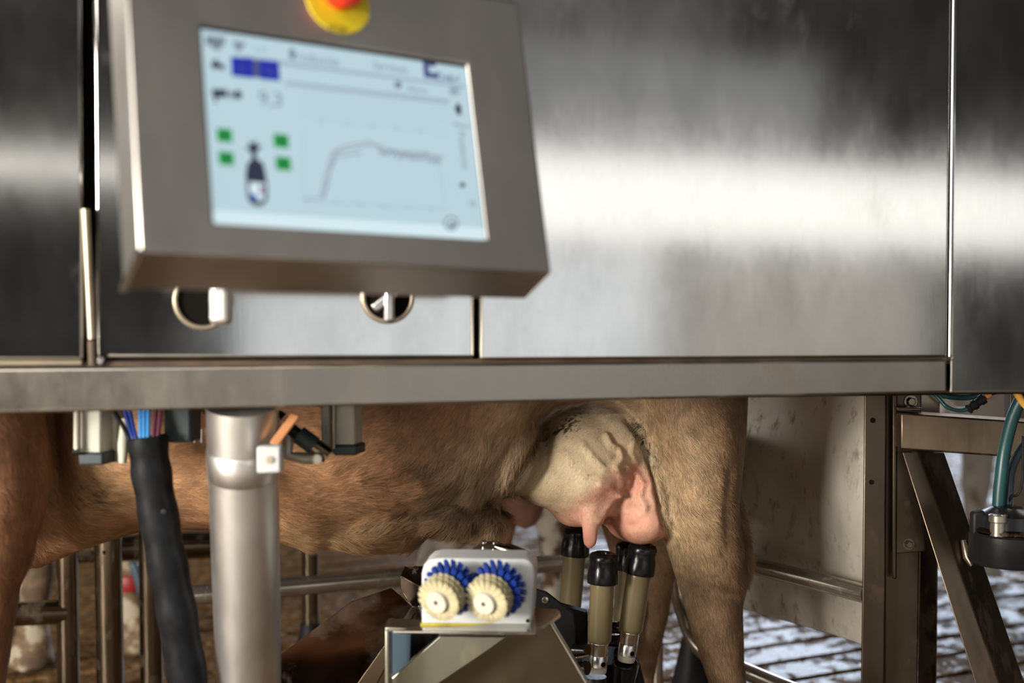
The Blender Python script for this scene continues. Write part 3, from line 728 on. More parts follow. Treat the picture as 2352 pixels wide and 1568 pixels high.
# --- coat: short hairs as one mesh of tapered blades
def contrast(p, X, Y, VV):
    k = .50 + .50 * blob(X, Y, 980, 1150, 230, 110)
    return np.where(in_udder(X, Y, VV) > 0, .10, k)
def hair_coat(owner, P, Nn, tri, total, lenf, dirf, keep, colf, seed=1, width=.00055, cell=.01, lift=.3, name='coat'):
    rng = np.random.default_rng(seed)
    a, b_, c = P[tri[:, 0]], P[tri[:, 1]], P[tri[:, 2]]
    ar = np.linalg.norm(np.cross(b_ - a, c - a), axis=1) * .5; cen = (a + b_ + c) / 3
    wgt = ar * keep(cen, Nn[tri[:, 0]]); wgt /= wgt.sum()
    idx = rng.choice(len(tri), total, p=wgt); r1 = np.sqrt(rng.random(total)); r2 = rng.random(total)
    w0, w1, w2 = 1 - r1, r1 * (1 - r2), r1 * r2
    root = a[idx] * w0[:, None] + b_[idx] * w1[:, None] + c[idx] * w2[:, None]
    nr = Nn[tri[idx, 0]] * w0[:, None] + Nn[tri[idx, 1]] * w1[:, None] + Nn[tri[idx, 2]] * w2[:, None]
    nr /= np.linalg.norm(nr, axis=1)[:, None]
    X, Y = proj(root); VV = (root - np.array(CO)) @ np.array(cv_)
    ln = lenf(root, X, Y, VV) * (.65 + .6 * rng.random(total))
    d = dirf(root, X, Y, VV); d = d + .16 * rng.standard_normal((total, 3))
    sw = (np.stack([fbm(root, 22, 2, 61), fbm(root, 22, 2, 71), fbm(root, 22, 2, 81)], 1) - .5) * 1.1; d = d + sw
    d = d - nr * (d * nr).sum(1)[:, None]; d /= np.linalg.norm(d, axis=1)[:, None] + 1e-9
    dd = d + nr * lift; dd /= np.linalg.norm(dd, axis=1)[:, None]
    ic = np.floor(root / cell); cc = (ic + .5) * cell
    jit = np.stack([hash3(ic[:, 0].astype(int), ic[:, 1].astype(int), ic[:, 2].astype(int), k) for k in (1, 2, 3)], 1) - .5
    cc = cc + jit * cell
    pull = (cc - root); pull -= nr * (pull * nr).sum(1)[:, None]
    side = np.cross(dd, nr); side /= np.linalg.norm(side, axis=1)[:, None] + 1e-9
    wd = width * (.7 + .6 * rng.random(total))[:, None]
    k = 3; rows = []
    for i in range(k + 1):
        t = i / k
        p = root + dd * (ln * t)[:, None] + pull * (.75 * t * t) - nr * (ln * .10 * t * t)[:, None]
        w_ = wd * (1 - t) ** .7
        if i < k: rows += [p - side * w_, p + side * w_]
        else: rows.append(p)
    V = np.stack(rows, 1).reshape(-1, 3); m_ = 2 * k + 1
    base = (np.arange(total) * m_)[:, None]
    quads = np.concatenate([base + np.array([[2 * i, 2 * i + 1, 2 * i + 3, 2 * i + 2]]) for i in range(k - 1)], 1).reshape(-1, 4)
    tris = (base + np.array([[2 * k - 2, 2 * k - 1, 2 * k]])).reshape(-1, 3)
    hm = bpy.data.meshes.new(name); hm.vertices.add(len(V)); hm.vertices.foreach_set('co', V.ravel())
    loops = np.concatenate([quads.ravel(), tris.ravel()]); hm.loops.add(len(loops)); hm.loops.foreach_set('vertex_index', loops)
    starts = np.concatenate([np.arange(len(quads)) * 4, len(quads) * 4 + np.arange(len(tris)) * 3])
    hm.polygons.add(len(starts)); hm.polygons.foreach_set('loop_start', starts)
    try: hm.polygons.foreach_set('loop_total', np.concatenate([np.full(len(quads), 4), np.full(len(tris), 3)]))
    except Exception: pass
    hm.update(calc_edges=True); hm.polygons.foreach_set('use_smooth', [True] * len(starts))
    cl = colf(root, X, Y, VV) * (.70 + .62 * rng.random(total))[:, None]
    cb = 3.2 * cell; ib = np.floor((root + .004 * jit) / cb).astype(int); tone = hash3(ib[:, 0], ib[:, 1], ib[:, 2], 9)
    i2 = ic.astype(int); tone = .55 * tone + .75 * hash3(i2[:, 0], i2[:, 1], i2[:, 2], 12); ctr = contrast(root, X, Y, VV)
    cl = cl * (1 + ctr * (tone - .62))[:, None]
    vc = np.repeat(cl[:, None, :], m_, 1) * (1 + ctr[:, None] * np.linspace(-.45, .55, m_)[None, :])[:, :, None]  # dark roots and light tips paint extra self-shadow into the coat
    vc = np.clip(vc, 0, 1).reshape(-1, 3)
    at_ = hm.color_attributes.new('coat', 'FLOAT_COLOR', 'POINT'); at_.data.foreach_set('color', np.hstack([vc, np.ones((len(vc), 1))]).ravel())
    hm.materials.append(M['cowhair'])
    h_ = bpy.data.objects.new(name, hm); C.objects.link(h_); h_.parent = owner
    return h_
me.calc_loop_triangles(); tri = np.empty(len(me.loop_triangles) * 3, dtype=np.int32); me.loop_triangles.foreach_get('vertices', tri); tri = tri.reshape(-1, 3)
Nn = np.empty(nV * 3); me.vertex_normals.foreach_get('vector', Nn); Nn = Nn.reshape(-1, 3)
def vis(c, n):
    X, Y = proj(c); view = c - np.array([0, 0, CAMZ]); view /= np.linalg.norm(view, axis=1)[:, None]
    VV = (c - np.array(CO)) @ np.array(cv_)
    k = ((n * view).sum(1) < .25) * (X > -120) * (X < 1790) * (Y > 880) * (Y < 1640) * 1.
    return k * np.where((VV > .36) & (X < 1380), .3, 1), X, Y, VV
def shag(X, Y): return np.clip(1.25 * blob(X, Y, 990, 1165, 150, 75, -8) + blob(X, Y, 1120, 1150, 60, 90), 0, 1) * (X < 1290)
def keep_body(c, n):
    k, X, Y, VV = vis(c, n); return k * (in_udder(X, Y, VV) < .5) * (1 - .75 * shag(X, Y))
def keep_shag(c, n):
    k, X, Y, VV = vis(c, n); return k * (in_udder(X, Y, VV) < .5) * shag(X, Y)
def keep_udder(c, n):
    k, X, Y, VV = vis(c, n); t = (np.abs(X - 1357) < 30) * (Y > 1190)
    return k * (in_udder(X, Y, VV) > .5) * np.where(Y + .5 * (X - 1350) * (X > 1350) > 1170, .18, 1.) * (1 - .98 * t)
def len_body(p, X, Y, VV):
    l = np.full(len(X), .015) + .008 * blob(X, Y, 720, 1270, 120, 25)
    l = np.where(X > 1470, .0115, l); return l + .012 * (X > 1675) * (Y > 1150) * (Y < 1340)
def dirf(p, X, Y, VV):
    an = np.interp(X, [0, 100, 160, 300, 700, 850, 1000, 1100, 1200, 1290], [-80, -75, -25, 5, 8, 22, 36, 58, 66, 40])   # degrees, up from the tail direction
    an = np.where((X > 900) & (X < 1290) & (Y < 1080), 62, an)
    an = np.where(X > 1480, np.interp(Y, [920, 1150, 1300, 1568], [-62, -50, -58, -80]), an)
    an = np.where((X > 1480) & (X < 1560) & (Y < 1200), -75, an)
    an = np.where(in_udder(X, Y, VV) > 0, 62 + (X - 1330) * .15, an)
    a = np.radians(an); sg = np.where((an > 30), -1, 1)     # steep hair hangs down
    return (np.cos(a) * sg)[:, None] * np.array(cu_)[None] + (np.sin(a) * sg)[:, None] * np.array([0, 0, 1])[None]
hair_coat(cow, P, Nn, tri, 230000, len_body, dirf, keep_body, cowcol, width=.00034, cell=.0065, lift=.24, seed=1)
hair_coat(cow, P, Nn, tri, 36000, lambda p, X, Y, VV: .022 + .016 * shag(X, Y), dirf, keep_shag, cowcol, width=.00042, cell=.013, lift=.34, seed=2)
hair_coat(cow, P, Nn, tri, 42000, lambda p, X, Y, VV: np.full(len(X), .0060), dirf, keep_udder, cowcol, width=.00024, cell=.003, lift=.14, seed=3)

# ---------------------------------------------------------------- generic legs for the cows standing behind
def bg_leg(mb, px, Y, rows, n=18):
    """rows (py, half width px, dx px[, thickness ratio]) at distance Y"""
    rings = []
    for r in rows:
        c = at(px + r[2], r[0], Y); s = Y / F; th = r[3] if len(r) > 3 else .9
        rings.append((c, Vector((r[1] * s, 0, 0)), Vector((0, r[1] * s * th, 0))))
    loft(mb, rings, n)
def patchy(name, cols, scale, thr):
    m, nt, b = nodes(name); L = nt.links
    n = N(nt, 'ShaderNodeTexNoise', Scale=scale, Detail=5.0, Roughness=.6); L.new(coords(nt), n.inputs['Vector'])
    r = ramp(nt, n.outputs['Fac'], [(thr - .03, cols[0]), (thr + .03, cols[1]), (thr + .14, cols[2])]); L.new(r.outputs[0], b.inputs['Base Color'])
    b.inputs['Roughness'].default_value = .75
    bp = N(nt, 'ShaderNodeBump', Strength=.6, Distance=.006); L.new(n.outputs['Fac'], bp.inputs['Height']); L.new(bp.outputs[0], b.inputs['Normal'])
    return m
M['spotted'] = patchy('spotted_brown_white_coat', [(.62, .57, .48), (.13, .07, .035), (.10, .055, .03)], 11, .50)
M['brownwhite'] = patchy('red_brown_coat', [(.36, .17, .085), (.30, .13, .06), (.22, .10, .05)], 6, .5)
M['whitecoat'] = patchy('white_muddy_coat', [(.66, .62, .54), (.58, .52, .42), (.16, .11, .06)], 10, .56)
M['mudleg'] = patchy('mud_caked_white_leg', [(.34, .29, .21), (.15, .095, .05), (.08, .05, .028)], 15, .46)

def cow_behind(name, label, barrel, legs, mat, head=None):
    mbs = []
    b = MB(); loft(b, barrel, 28); mbs.append(b)
    for (px, Y, rows) in legs:
        l = MB(); bg_leg(l, px, Y, rows); mbs.append(l)
    o = remesh(name, mbs, .014, 4, mat); tag(o, label, 'cow'); return o
def barrel_of(x0, Y0, x1, Y1, zb, zt, hw):
    a = at(x0, 700, Y0); b = at(x1, 700, Y1); d = (b - a); d.z = 0; side = Vector((-d.y, d.x, 0)).normalized(); out = []
    for t, k in ((0, .45), (.04, .75), (.12, .92), (.3, 1), (.5, 1.05), (.7, 1.02), (.88, .95), (.96, .8), (1, .5)):
        c = a + d * t; c.z = (zb + zt) / 2 + .03; out.append((c, side * (hw * k), Z * ((zt - zb) / 2 * k), .85))
    return out
# red-brown and white cow right behind, seen between belly and udder
r_brown = [(640, 150, 0), (900, 95, 0), (1100, 62, 0), (1180, 42, 2), (1260, 30, -6), (1330, 27, -16), (1420, 26, -20), (1462, 36, -24), (1500, 42, -28)]
r_spot = [(640, 150, 40), (900, 100, 30), (1050, 80, 12), (1150, 52, 6), (1240, 33, 8), (1300, 26, 8), (1380, 25, 2), (1430, 34, 0), (1470, 40, -6)]
cow2 = cow_behind('cow', 'red brown and white cow glimpsed between the belly and udder of the cow being milked',
    barrel_of(880, 3.25, 1420, 3.75, .60, 1.40, .33), [(1152, 3.3, r_brown), (1262, 3.75, r_spot), (1000, 3.55, [(700, 120, 20), (1000, 90, 30), (1180, 62, 34), (1245, 52, 20), (1290, 44, -2), (1350, 38, -20), (1420, 34, -30), (1450, 42, -34), (1490, 46, -40)])], M['whitecoat'])
cow2.data.materials.append(M['brownwhite']); cow2.data.materials.append(M['spotted'])
for p in cow2.data.polygons:
    c = p.center; x = CX + F * c.x / c.y; 
    yy = 686 + F * (1 - c.z) / c.y
    if 1100 < x < 1190 or (yy < 1190 and x < 1230): p.material_index = 1
    elif x >= 1205: p.material_index = 2
mb = MB(); rr = [at(1206, y, 3.2) for y in (1060, 1110, 1150, 1180, 1198, 1208, 1214)]
mb.ring(rr, [.075, .066, .056, .046, .034, .020, .004], 20); u2 = mb.build('udder', plain('pink_brown_udder', (.36, .19, .14), .7, noise=.35, nscale=18, bump=.3), cow2, smooth=True)
u2['label'] = 'pinkish brown udder'
# mud-caked legs at the far left
cow3 = cow_behind('cow', 'cow with mud caked pale legs behind the left gate posts',
    barrel_of(-140, 3.5, 420, 3.8, .64, 1.42, .33),
    [(92, 3.25, [(760, 120, 0), (1000, 80, 0), (1180, 48, -4), (1290, 40, -6), (1340, 40, -10), (1385, 33, -12), (1430, 34, -14), (1470, 44, -18), (1505, 52, -20), (1528, 58, -22)]),
     (310, 3.4, [(760, 120, 10), (1000, 80, 8), (1180, 46, 0), (1260, 30, -8), (1310, 27, -8), (1380, 27, -6), (1430, 33, 0), (1470, 40, 4), (1500, 46, 8)])], M['mudleg'])
mb = MB(); mb.lathe(at(300, 1352, 3.4), (0, 0, 1), [(0, .043), (.004, .046), (.040, .045), (.044, .042)], 24)
bn = mb.build('leg_band', M['bandred'], cow3, smooth=True); bn['label'] = 'red leg band'
c = at(318, 1330, 3.33); mb = MB(); mb.box(c, Vector((.014, 0, -.004)), Vector((0, .012, 0)), Vector((.012, 0, -.048)))
bb = mb.build('ankle_tag', M['bandblue'], cow3, bevel=.008); bb['label'] = 'dark blue grey ankle tag'
# white-legged cow standing beyond the right frame
cow4 = cow_behind('cow', 'cow with white lower legs and an orange leg band beyond the right frame',
    barrel_of(1980, 4.9, 2560, 4.2, .70, 1.50, .33),
    [(2242, 4.3, [(700, 130, 20), (900, 70, 12), (1000, 44, 8), (1060, 36, 4), (1110, 35, 0), (1150, 28, -2), (1190, 25, -4), (1240, 26, 0), (1280, 34, 10), (1312, 40, 22), (1322, 42, 26)]),
     (2420, 4.4, [(700, 130, 0), (900, 80, 0), (1000, 48, 0), (1110, 36, 0), (1190, 26, 0), (1280, 34, 0), (1310, 40, 0)])], M['whitecoat'])
mb = MB(); mb.lathe(at(2238, 1212, 4.3), (0, 0, 1), [(0, .040), (.003, .043), (.033, .042), (.037, .039)], 24)
ob = mb.build('leg_band', M['band'], cow4, smooth=True); ob['label'] = 'orange leg band'
# a resting animal far away under the right cables
cow5 = MB()
loft(cow5, [(at(2140, 960, 9.5) , (0, .2, 0), (0, 0, .12)), (at(2180, 935, 9.5), (0, .4, 0), (0, 0, .26)), (at(2300, 915, 9.5), (0, .5, 0), (0, 0, .34)), (at(2420, 915, 9.5), (0, .5, 0), (0, 0, .34)), (at(2520, 940, 9.5), (0, .3, 0), (0, 0, .2))], 20)
l1 = MB(); bg_leg(l1, 2290, 9.2, [(930, 24, 0), (975, 20, 4), (1000, 15, 14)], 12)
o5 = remesh('cow', [cow5, l1], .03, 4, M['spotted']); tag(o5, 'brown and white cow lying far away beneath the hanging cables', 'cow')

# ---------------------------------------------------------------- steelwork of the stall
G = Z * -1
def pipe(name, pts, r, mat, label, cat, group=None, smoothp=0, n=24):
    mb = MB(); mb.ring(smoothpath(pts, smoothp) if smoothp else pts, r, n); o = mb.build(name, M[mat], None, smooth=True)
    return tag(o, label, cat, group)
# long rail behind the cow
ra, rb = at(418, 1369, 2.54), at(1330, 1289, 2.92); rd = (rb - ra).normalized()
rail = pipe('stall_rail', [ra - rd * .01, rb + rd * .35], .0205, 'pipe', 'long horizontal steel pipe running low behind the grey column', 'stall rail')
rail2 = pipe('stall_rail', [at(150, 1262, 2.95), at(540, 1250, 3.15)], .034, 'darkpipe', 'dark thick horizontal pipe high behind the left gate posts', 'stall rail')
# left gate
gl = empty('stall_gate', at(200, 1500, 2.7).xy.to_3d(), 'three upright stained steel tubes with a short cross pipe at the far left', 'stall gate')
def upright(px_top, px_bot, ytop, Y, hw, label=None):
    a = at(px_top, ytop, Y); b = at(px_bot, 1568, Y); d = (b - a); k = (a.z - 0) / (-d.z); r = hw * Y / F
    mb = MB(); mb.ring([a + Z * .16, Vector((b.x, b.y, 0.0))], r, 28); return mb.build('upright_post', M['darkpipe'], gl, smooth=True), a, r
u1, a1, r1 = upright(153, 158, 1285, 2.72, 25)
u2_, a2, r2 = upright(247, 254, 1230, 2.72, 31)
u3, a3, r3 = upright(345, 348, 1230, 2.74, 26)
mb = MB(); mb.lathe(at(249, 1262, 2.72) - Vector((0, r2 * .985, 0)), (0, -1, 0), [(0, .0042), (.0012, .0042)], 16); mb.build('bolt_hole', M['gap'], u2_)
mb = MB(); mb.ring([at(-160, 1418, 2.64), at(156, 1404, 2.72)], .027, 24); mb.build('cross_pipe', M['darkpipe'], gl, smooth=True)
# dark posts with flared rubber feet
def flared_post(px, Y, ytop, yflare, label, hw=20, foot=70):
    c = at(px, ytop, Y); t = empty('stall_post', (c.x, c.y, 0), label, 'stall post', 'stall posts with flared rubber feet' if False else None)
    r = hw * Y / F; zf = at(px, yflare, Y).z
    mb = MB(); mb.ring([Vector((c.x, c.y, zf - .02)), Vector((c.x, c.y, c.z + .25))], r, 24); mb.build('tube', M['darkpipe'], t, smooth=True)
    mb = MB(); mb.lathe((c.x, c.y, 0), Z, [(0, foot * Y / F), (.03, foot * Y / F * .98), (zf * .5, foot * Y / F * .62), (zf * .85, r * 1.35), (zf, r * 1.12)], 28)
    mb.build('rubber_foot', M['matt'], t, smooth=True)
flared_post(712, 3.0, 1262, 1430, 'dark brown post on a flared black foot between the column and the robot arm')
flared_post(1590, 2.9, 1600, 1400, 'black flared rubber post foot beside the standing hind leg', 14, 60)
pipe('stall_post', [at(1511, 1180, 2.75), Vector((at(1511, 1180, 2.75).x, 2.75, 0))], .0135, 'pipe', 'thin pale upright pipe just right of the far hind leg', 'stall post')
# rear plate and D-shaped gate, both running towards the camera on the right
gL, gR = at(1710, 1396, 2.60), at(1985, 1483, 2.31)
gd = Vector((gR.x - gL.x, gR.y - gL.y, 0)).normalized(); gn = Vector((gd.y, -gd.x, 0))
if gn.y > 0: gn = -gn
def G_(px, py, off=0): return on(px, py, gL + gn * off, gn)
pl_ = empty('rear_plate', (gR.x, gR.y, gR.z), 'big splashed stainless plate with a fold across it, behind the hind leg', 'stall plate')
def sheet(name, px_py, th, mat, parent, off=0, label=None, bend=None):
    mb = MB(); mb.prism([G_(x, y, off) for x, y in px_py], -gn * th); o = mb.build(name, M[mat], parent, bevel=.0015)
    if label: o['label'] = label
    return o
q0 = G_(1640, 1022); q1 = G_(2045, 1088); q2 = G_(2045, 1503); q3 = G_(1600, 1362)
t0 = on(1640, 640, gL - gn * .05, gn); t1 = on(2045, 640, gL - gn * .05, gn)
# upper sheet leans towards the stall, lower sheet upright, soft fold between
prof = []
for (w0, wgt) in ((0, 0), (.10, .0), (.32, .0), (.36, .10), (.40, .55), (.44, .85), (.48, 1.0)): pass
def plate_rows():
    rows = []
    for k in range(15):
        t = k / 14
        if t < .5:          # lower half from bottom edge to fold
            s_ = t / .5; a = q3.lerp(q0, s_); b = q2.lerp(q1, s_); lean = -.05 * s_ + .012 * math.exp(-((s_ - 1) / .12) ** 2)
        else:
            s_ = (t - .5) / .5; a = q0.lerp(t0, s_); b = q1.lerp(t1, s_); lean = -.05 * (1 - s_) + .012 * math.exp(-(s_ / .06) ** 2)
        rows.append((a - gn * lean, b - gn * lean))
    return rows
rows = plate_rows(); vs = []; fs = []; nx = 24
for a, b in rows:
    for i in range(nx + 1):
        p = a.lerp(b, i / nx); dent = .006 * math.sin(i * .35 + a.z * 5) + .010 * math.exp(-((i - 13) / 3.) ** 2 - ((a.z - .62) / .07) ** 2)
        vs.append(p - gn * dent)
k = len(rows)
for i in range(k - 1):
    for j in range(nx): fs.append((i * (nx + 1) + j, i * (nx + 1) + j + 1, (i + 1) * (nx + 1) + j + 1, (i + 1) * (nx + 1) + j))
mb = MB(); mb.add(vs, fs); pp = mb.build('folded_sheet', M['sheet'], pl_, smooth=False)
for p in pp.data.polygons: p.use_smooth = True
so = pp.modifiers.new('t', 'SOLIDIFY'); so.thickness = .003; ss = pp.modifiers.new('s', 'SUBSURF'); ss.levels = 1; ss.render_levels = 2
def GR(px, py): return G_(px, py, .075)
hoop = smoothpath([GR(1992, 1365), GR(1850, 1328), GR(1720, 1296), GR(1610, 1262), GR(1568, 1268), GR(1556, 1310), GR(1560, 1370), GR(1574, 1420), GR(1592, 1466), GR(1630, 1506), GR(1710, 1540), GR(1800, 1578), GR(1975, 1646)], 8)
mb = MB(); mb.ring(hoop, .0175, 24); tag(mb.build('hoop_gate', M['pipe'], None, smooth=True), 'bent steel pipe gate looping round behind the hind leg', 'gate')

# right-hand welded frame
fr = empty('brace_stand', Vector((at(2080, 1500, 2.25).x, 2.25, 0)), 'welded muddy stainless frame with a slanting brace and a short top beam', 'stall frame')
FY = 2.25
def FP(px, py, Y=FY): return at(px, py, Y)
def fbar(name, quad, th, mat='frame', parent=None, bev=.003, Y=FY, dirv=Vector((.18, 1, 0))):
    mb = MB(); mb.prism([FP(x, y, Y) for x, y in quad], dirv.normalized() * th); return mb.build(name, M[mat], parent or fr, bevel=bev, segs=3)
b0 = fbar('angle_iron', [(1986, 880), (2036, 880), (2034, 1330), (2030, 1700), (1976, 1700), (1981, 1330)], .006, mat='frame', Y=2.20)
fbar('front_post', [(2034, 870), (2118, 870), (2106, 1700), (2030, 1700)], .06, Y=2.24)
fbar('back_post', [(2112, 870), (2160, 870), (2150, 1700), (2108, 1700)], .05, mat='darkpipe', Y=2.33)
fbar('post_rib', [(2050, 905), (2062, 905), (2060, 1330), (2050, 1330)], .008, Y=2.222)
gp = fbar('gusset_plate', [(2054, 1020), (2105, 1020), (2125, 1258), (2125, 1266), (2052, 1272)], .008, Y=2.225, bev=.002)
for (hx, hy, par, r_) in ((2005, 965, b0, .0048), (2002, 1107, b0, .0046)):
    mb = MB(); mb.lathe(FP(hx, hy, 2.1994), (0, -1, 0), [(0, r_), (.0006, r_)], 16); mb.build('bolt_hole', M['gap'], par)
def hexbolt(px, py, Y, par, r=.008):
    mb = MB(); c = FP(px, py, Y); mb.lathe(c + Vector((0, .003, 0)), (0, -1, 0), [(0, r), (.007, r), (.008, r * .8)], 6); mb.lathe(c + Vector((0, .004, 0)), (0, -1, 0), [(0, r * 1.5), (.002, r * 1.5)], 20)
    mb.build('hex_bolt', M['darkpipe'], par, smooth=False)
hexbolt(2093, 922, 2.235, fr, .008); hexbolt(2088, 1250, 2.222, gp, .007)
# top beam going right
mb = MB(); a = FP(2068, 948, 2.20); b = FP(2068, 1032, 2.20); c = FP(2420, 1057, 2.12); d = FP(2420, 972, 2.12)
mb.prism([a, b, c, d], Vector((.0, .075, .0))); mb.build('top_beam', M['frame'], fr, bevel=.004, segs=3)
fbar('beam_bracket', [(2060, 935), (2118, 936), (2116, 944), (2062, 944)], .03, Y=2.20, bev=.002)
fbar('far_upright', [(2318, 880), (2420, 880), (2420, 1200), (2326, 1190)], .05, Y=2.30)
# brace: square tube turned so that two faces show
def brace(name, p_top, p_bot, side, depth, w0, w1):
    mb = MB(); mb.prism([p_top, p_top + side * w0, p_bot + side * w1, p_bot], depth); return mb.build(name, M['frame'], fr, bevel=.003, segs=3)
ta, tb = FP(2069, 1035, 2.20), FP(2254, 1610, 2.16)
mb = MB(); A_, B_, C_ = ta, FP(2108, 1035, 2.20), FP(2170, 1035, 2.25); A2, B2, C2 = FP(2254, 1620, 2.13), FP(2313, 1620, 2.13), FP(2374, 1620, 2.18)
k = 1.6
A3, B3, C3 = [p + (p - q) * .5 for p, q in ((A2, A_), (B2, B_), (C2, C_))]
D_, D3 = A_ + (C_ - B_), A3 + (C3 - B3)
mb.add([A_, B_, C_, D_, A3, B3, C3, D3], [(0, 1, 5, 4), (1, 2, 6, 5), (2, 3, 7, 6), (3, 0, 4, 7), (0, 3, 2, 1), (4, 5, 6, 7)])
mb.build('diagonal_brace', M['frame'], fr, bevel=.004, segs=3)
mb = MB(); mb.ring([FP(2212, 1240, 2.19), FP(2222, 1280, 2.18), FP(2232, 1300, 2.17)], [.004, .008, .003], 10); mb.build('weld_bead', M['darkpipe'], fr, smooth=True)

# hoses, cables and the black wash cup at the right edge
pipe('milk_hose', [FP(2375, 880, 2.02), FP(2350, 910, 2.02), FP(2326, 960, 2.03), FP(2308, 1030, 2.04), FP(2300, 1090, 2.04), FP(2295, 1140, 2.04), FP(2293, 1185, 2.04)], .0105, 'teal', 'thick teal hose dropping into the black wash cup', 'hose', smoothp=8)
pipe('milk_hose', [FP(2420, 960, 2.08), FP(2375, 1000, 2.08), FP(2340, 1040, 2.08), FP(2322, 1085, 2.07), FP(2318, 1130, 2.06), FP(2312, 1180, 2.05)], .0075, 'greyblue', 'thinner blue grey hose curving in beside the teal hose', 'hose', smoothp=8)
t = empty('connector_cable', FP(2240, 930, 2.05), 'thin dark teal cable with a ribbed black plug under the right panel', 'cable')
mb = MB(); mb.ring(smoothpath([FP(2110, 880, 2.06), FP(2150, 908, 2.06), FP(2175, 934, 2.05), FP(2205, 942, 2.05), FP(2232, 936, 2.05)], 8), .0036, 12); mb.build('cable', M['teal'], t, smooth=True)
mb = MB(); P0, P1 = FP(2222, 941, 2.05), FP(2262, 913, 2.05); d = P1 - P0
mb.ring([P0 + d * s_ for s_ in (0, .04, .12, .16, .3, .34, .5, .54, .7, .74, .95, 1)], [.005, .0085, .0085, .007, .007, .0088, .0088, .007, .007, .009, .009, .006], 16); mb.build('plug', M['matt'], t, smooth=True)
mb = MB(); mb.ring([P1, P1 + d * .3], .0055, 12); mb.build('collar', M['orange'], t, smooth=True)
pipe('air_hose', [FP(2110, 885, 2.1), FP(2160, 906, 2.1), FP(2220, 912, 2.1), FP(2280, 900, 2.1), FP(2330, 885, 2.1)], .0055, 'teal', 'teal hose sagging along the bottom of the right panel', 'hose', smoothp=8)
pipe('air_hose', [FP(2150, 900, 2.3), FP(2175, 925, 2.3), FP(2205, 938, 2.3), FP(2240, 930, 2.3)], .0035, 'yellow' if False else 'shellend', 'thin pale yellow tube behind the cable plug', 'hose', smoothp=8)
mb = MB(); mb.ring([FP(2325, 885, 2.0), FP(2350, 925, 2.0), FP(2400, 975, 2.0)], .006, 12); tag(mb.build('air_hose', M['amber'], None, smooth=True), 'amber tube at the top right edge', 'hose')
wc = empty('wash_cup', FP(2310, 1290, 2.02), 'black round wash cup with a steel ring at the right edge', 'wash cup')
c = FP(2316, 1292, 2.03); s = 2.03 / F
mb = MB(); mb.lathe(c, Z, [(0, 84 * s), (.004, 88 * s), (.050, 88 * s), (.053, 84 * s)], 40); mb.build('cup_body', M['rubber'], wc, smooth=True)
mb = MB(); mb.lathe(c + Z * .054, Z, [(0, 80 * s), (.004, 82 * s), (.008, 74 * s)], 40); mb.build('steel_ring', M['darkpipe'], wc, smooth=True)
mb = MB(); mb.lathe(c + Z * .062, Z, [(0, 70 * s), (.02, 66 * s), (.032, 40 * s), (.034, 20 * s)], 32); mb.build('cap', M['rubber'], wc, smooth=True)
mb = MB(); mb.lathe(FP(2292, 1230, 1.995), Z, [(0, .013), (.022, .0125), (.024, .015), (.034, .015), (.036, .012)], 24); mb.build('hose_barb', M['pipe'], wc, smooth=True)
mb = MB(); mb.lathe(FP(2292, 1204, 2.03), Z, [(0, .012), (.012, .0125), (.016, .011), (.024, .012)], 20); mb.build('hose_clamp', M['pipe'], wc, smooth=True)
mb = MB(); mb.box(FP(2244, 1208, 2.03), Vector((.010, 0, .002)), Vector((0, .01, 0)), Vector((0, 0, .026))); mb.build('clip', M['matt'], wc, bevel=.004)
mb = MB(); mb.ring(smoothpath([FP(2315, 1165, 2.05), FP(2322, 1140, 2.05), FP(2338, 1135, 2.05), FP(2348, 1100, 2.05), FP(2350, 1000, 2.05)], 6), .0022, 8); mb.build('wire', M['matt'], wc, smooth=True)
mb = MB(); mb.ring(smoothpath([FP(2318, 1180, 2.05), FP(2345, 1172, 2.05), FP(2380, 1176, 2.05)], 6), .007, 12); mb.build('side_pipe', M['pipe'], wc, smooth=True)

# ---------------------------------------------------------------- grey support column
pc = empty('support_column', at(560, 1560, 1.72), 'thick satin grey steel column hanging below the cabinet', 'column')
ptop, pbot = at(556, 930, 1.66), at(573, 1640, 1.78)
s1, s2 = 82 * 1.66 / F, 73 * 1.78 / F
def along(y): t_ = (y - 930) / (1640 - 930); return ptop.lerp(pbot, t_), s1 + (s2 - s1) * t_
pts = [along(y) for y in (930, 1080, 1200, 1400, 1640)]
mb = MB(); mb.ring([p for p, _ in pts], [r for _, r in pts], 48); mb.build('tube', M['pole'], pc, smooth=True)
a, r_ = along(1022); b, r2_ = along(1084)
mb = MB(); mb.ring([a, a.lerp(b, .06), a.lerp(b, .94), b], [r_ * 1.0, r_ * 1.035, r2_ * 1.035, r2_ * 1.0], 48); mb.build('collar_ring', M['pole'], pc, smooth=True)
c = at(621, 1053, 1.60); mb = MB(); mb.box(c, Vector((.0150, .003, 0)), Vector((0, .012, 0)), Vector((0, 0, .0175)))
ct = mb.build('clamp_tag', M['white'], pc, bevel=.003, segs=3); ct['label'] = 'small pale square clamp block'
mb = MB(); mb.lathe(c + Vector((.0015, -.012, 0)), (0, -1, 0), [(-.002, .0055), (.0008, .0052), (.0009, 0)], 18); mb.build('clamp_hole', M['lip'], ct, smooth=True)
mb = MB(); mb.prism([at(618, 1018, 1.63), at(640, 1022, 1.63), at(690, 955, 1.66), at(668, 948, 1.66)], Vector((0, .006, 0))); mb.build('strap', M['orange'], pc, bevel=.002)

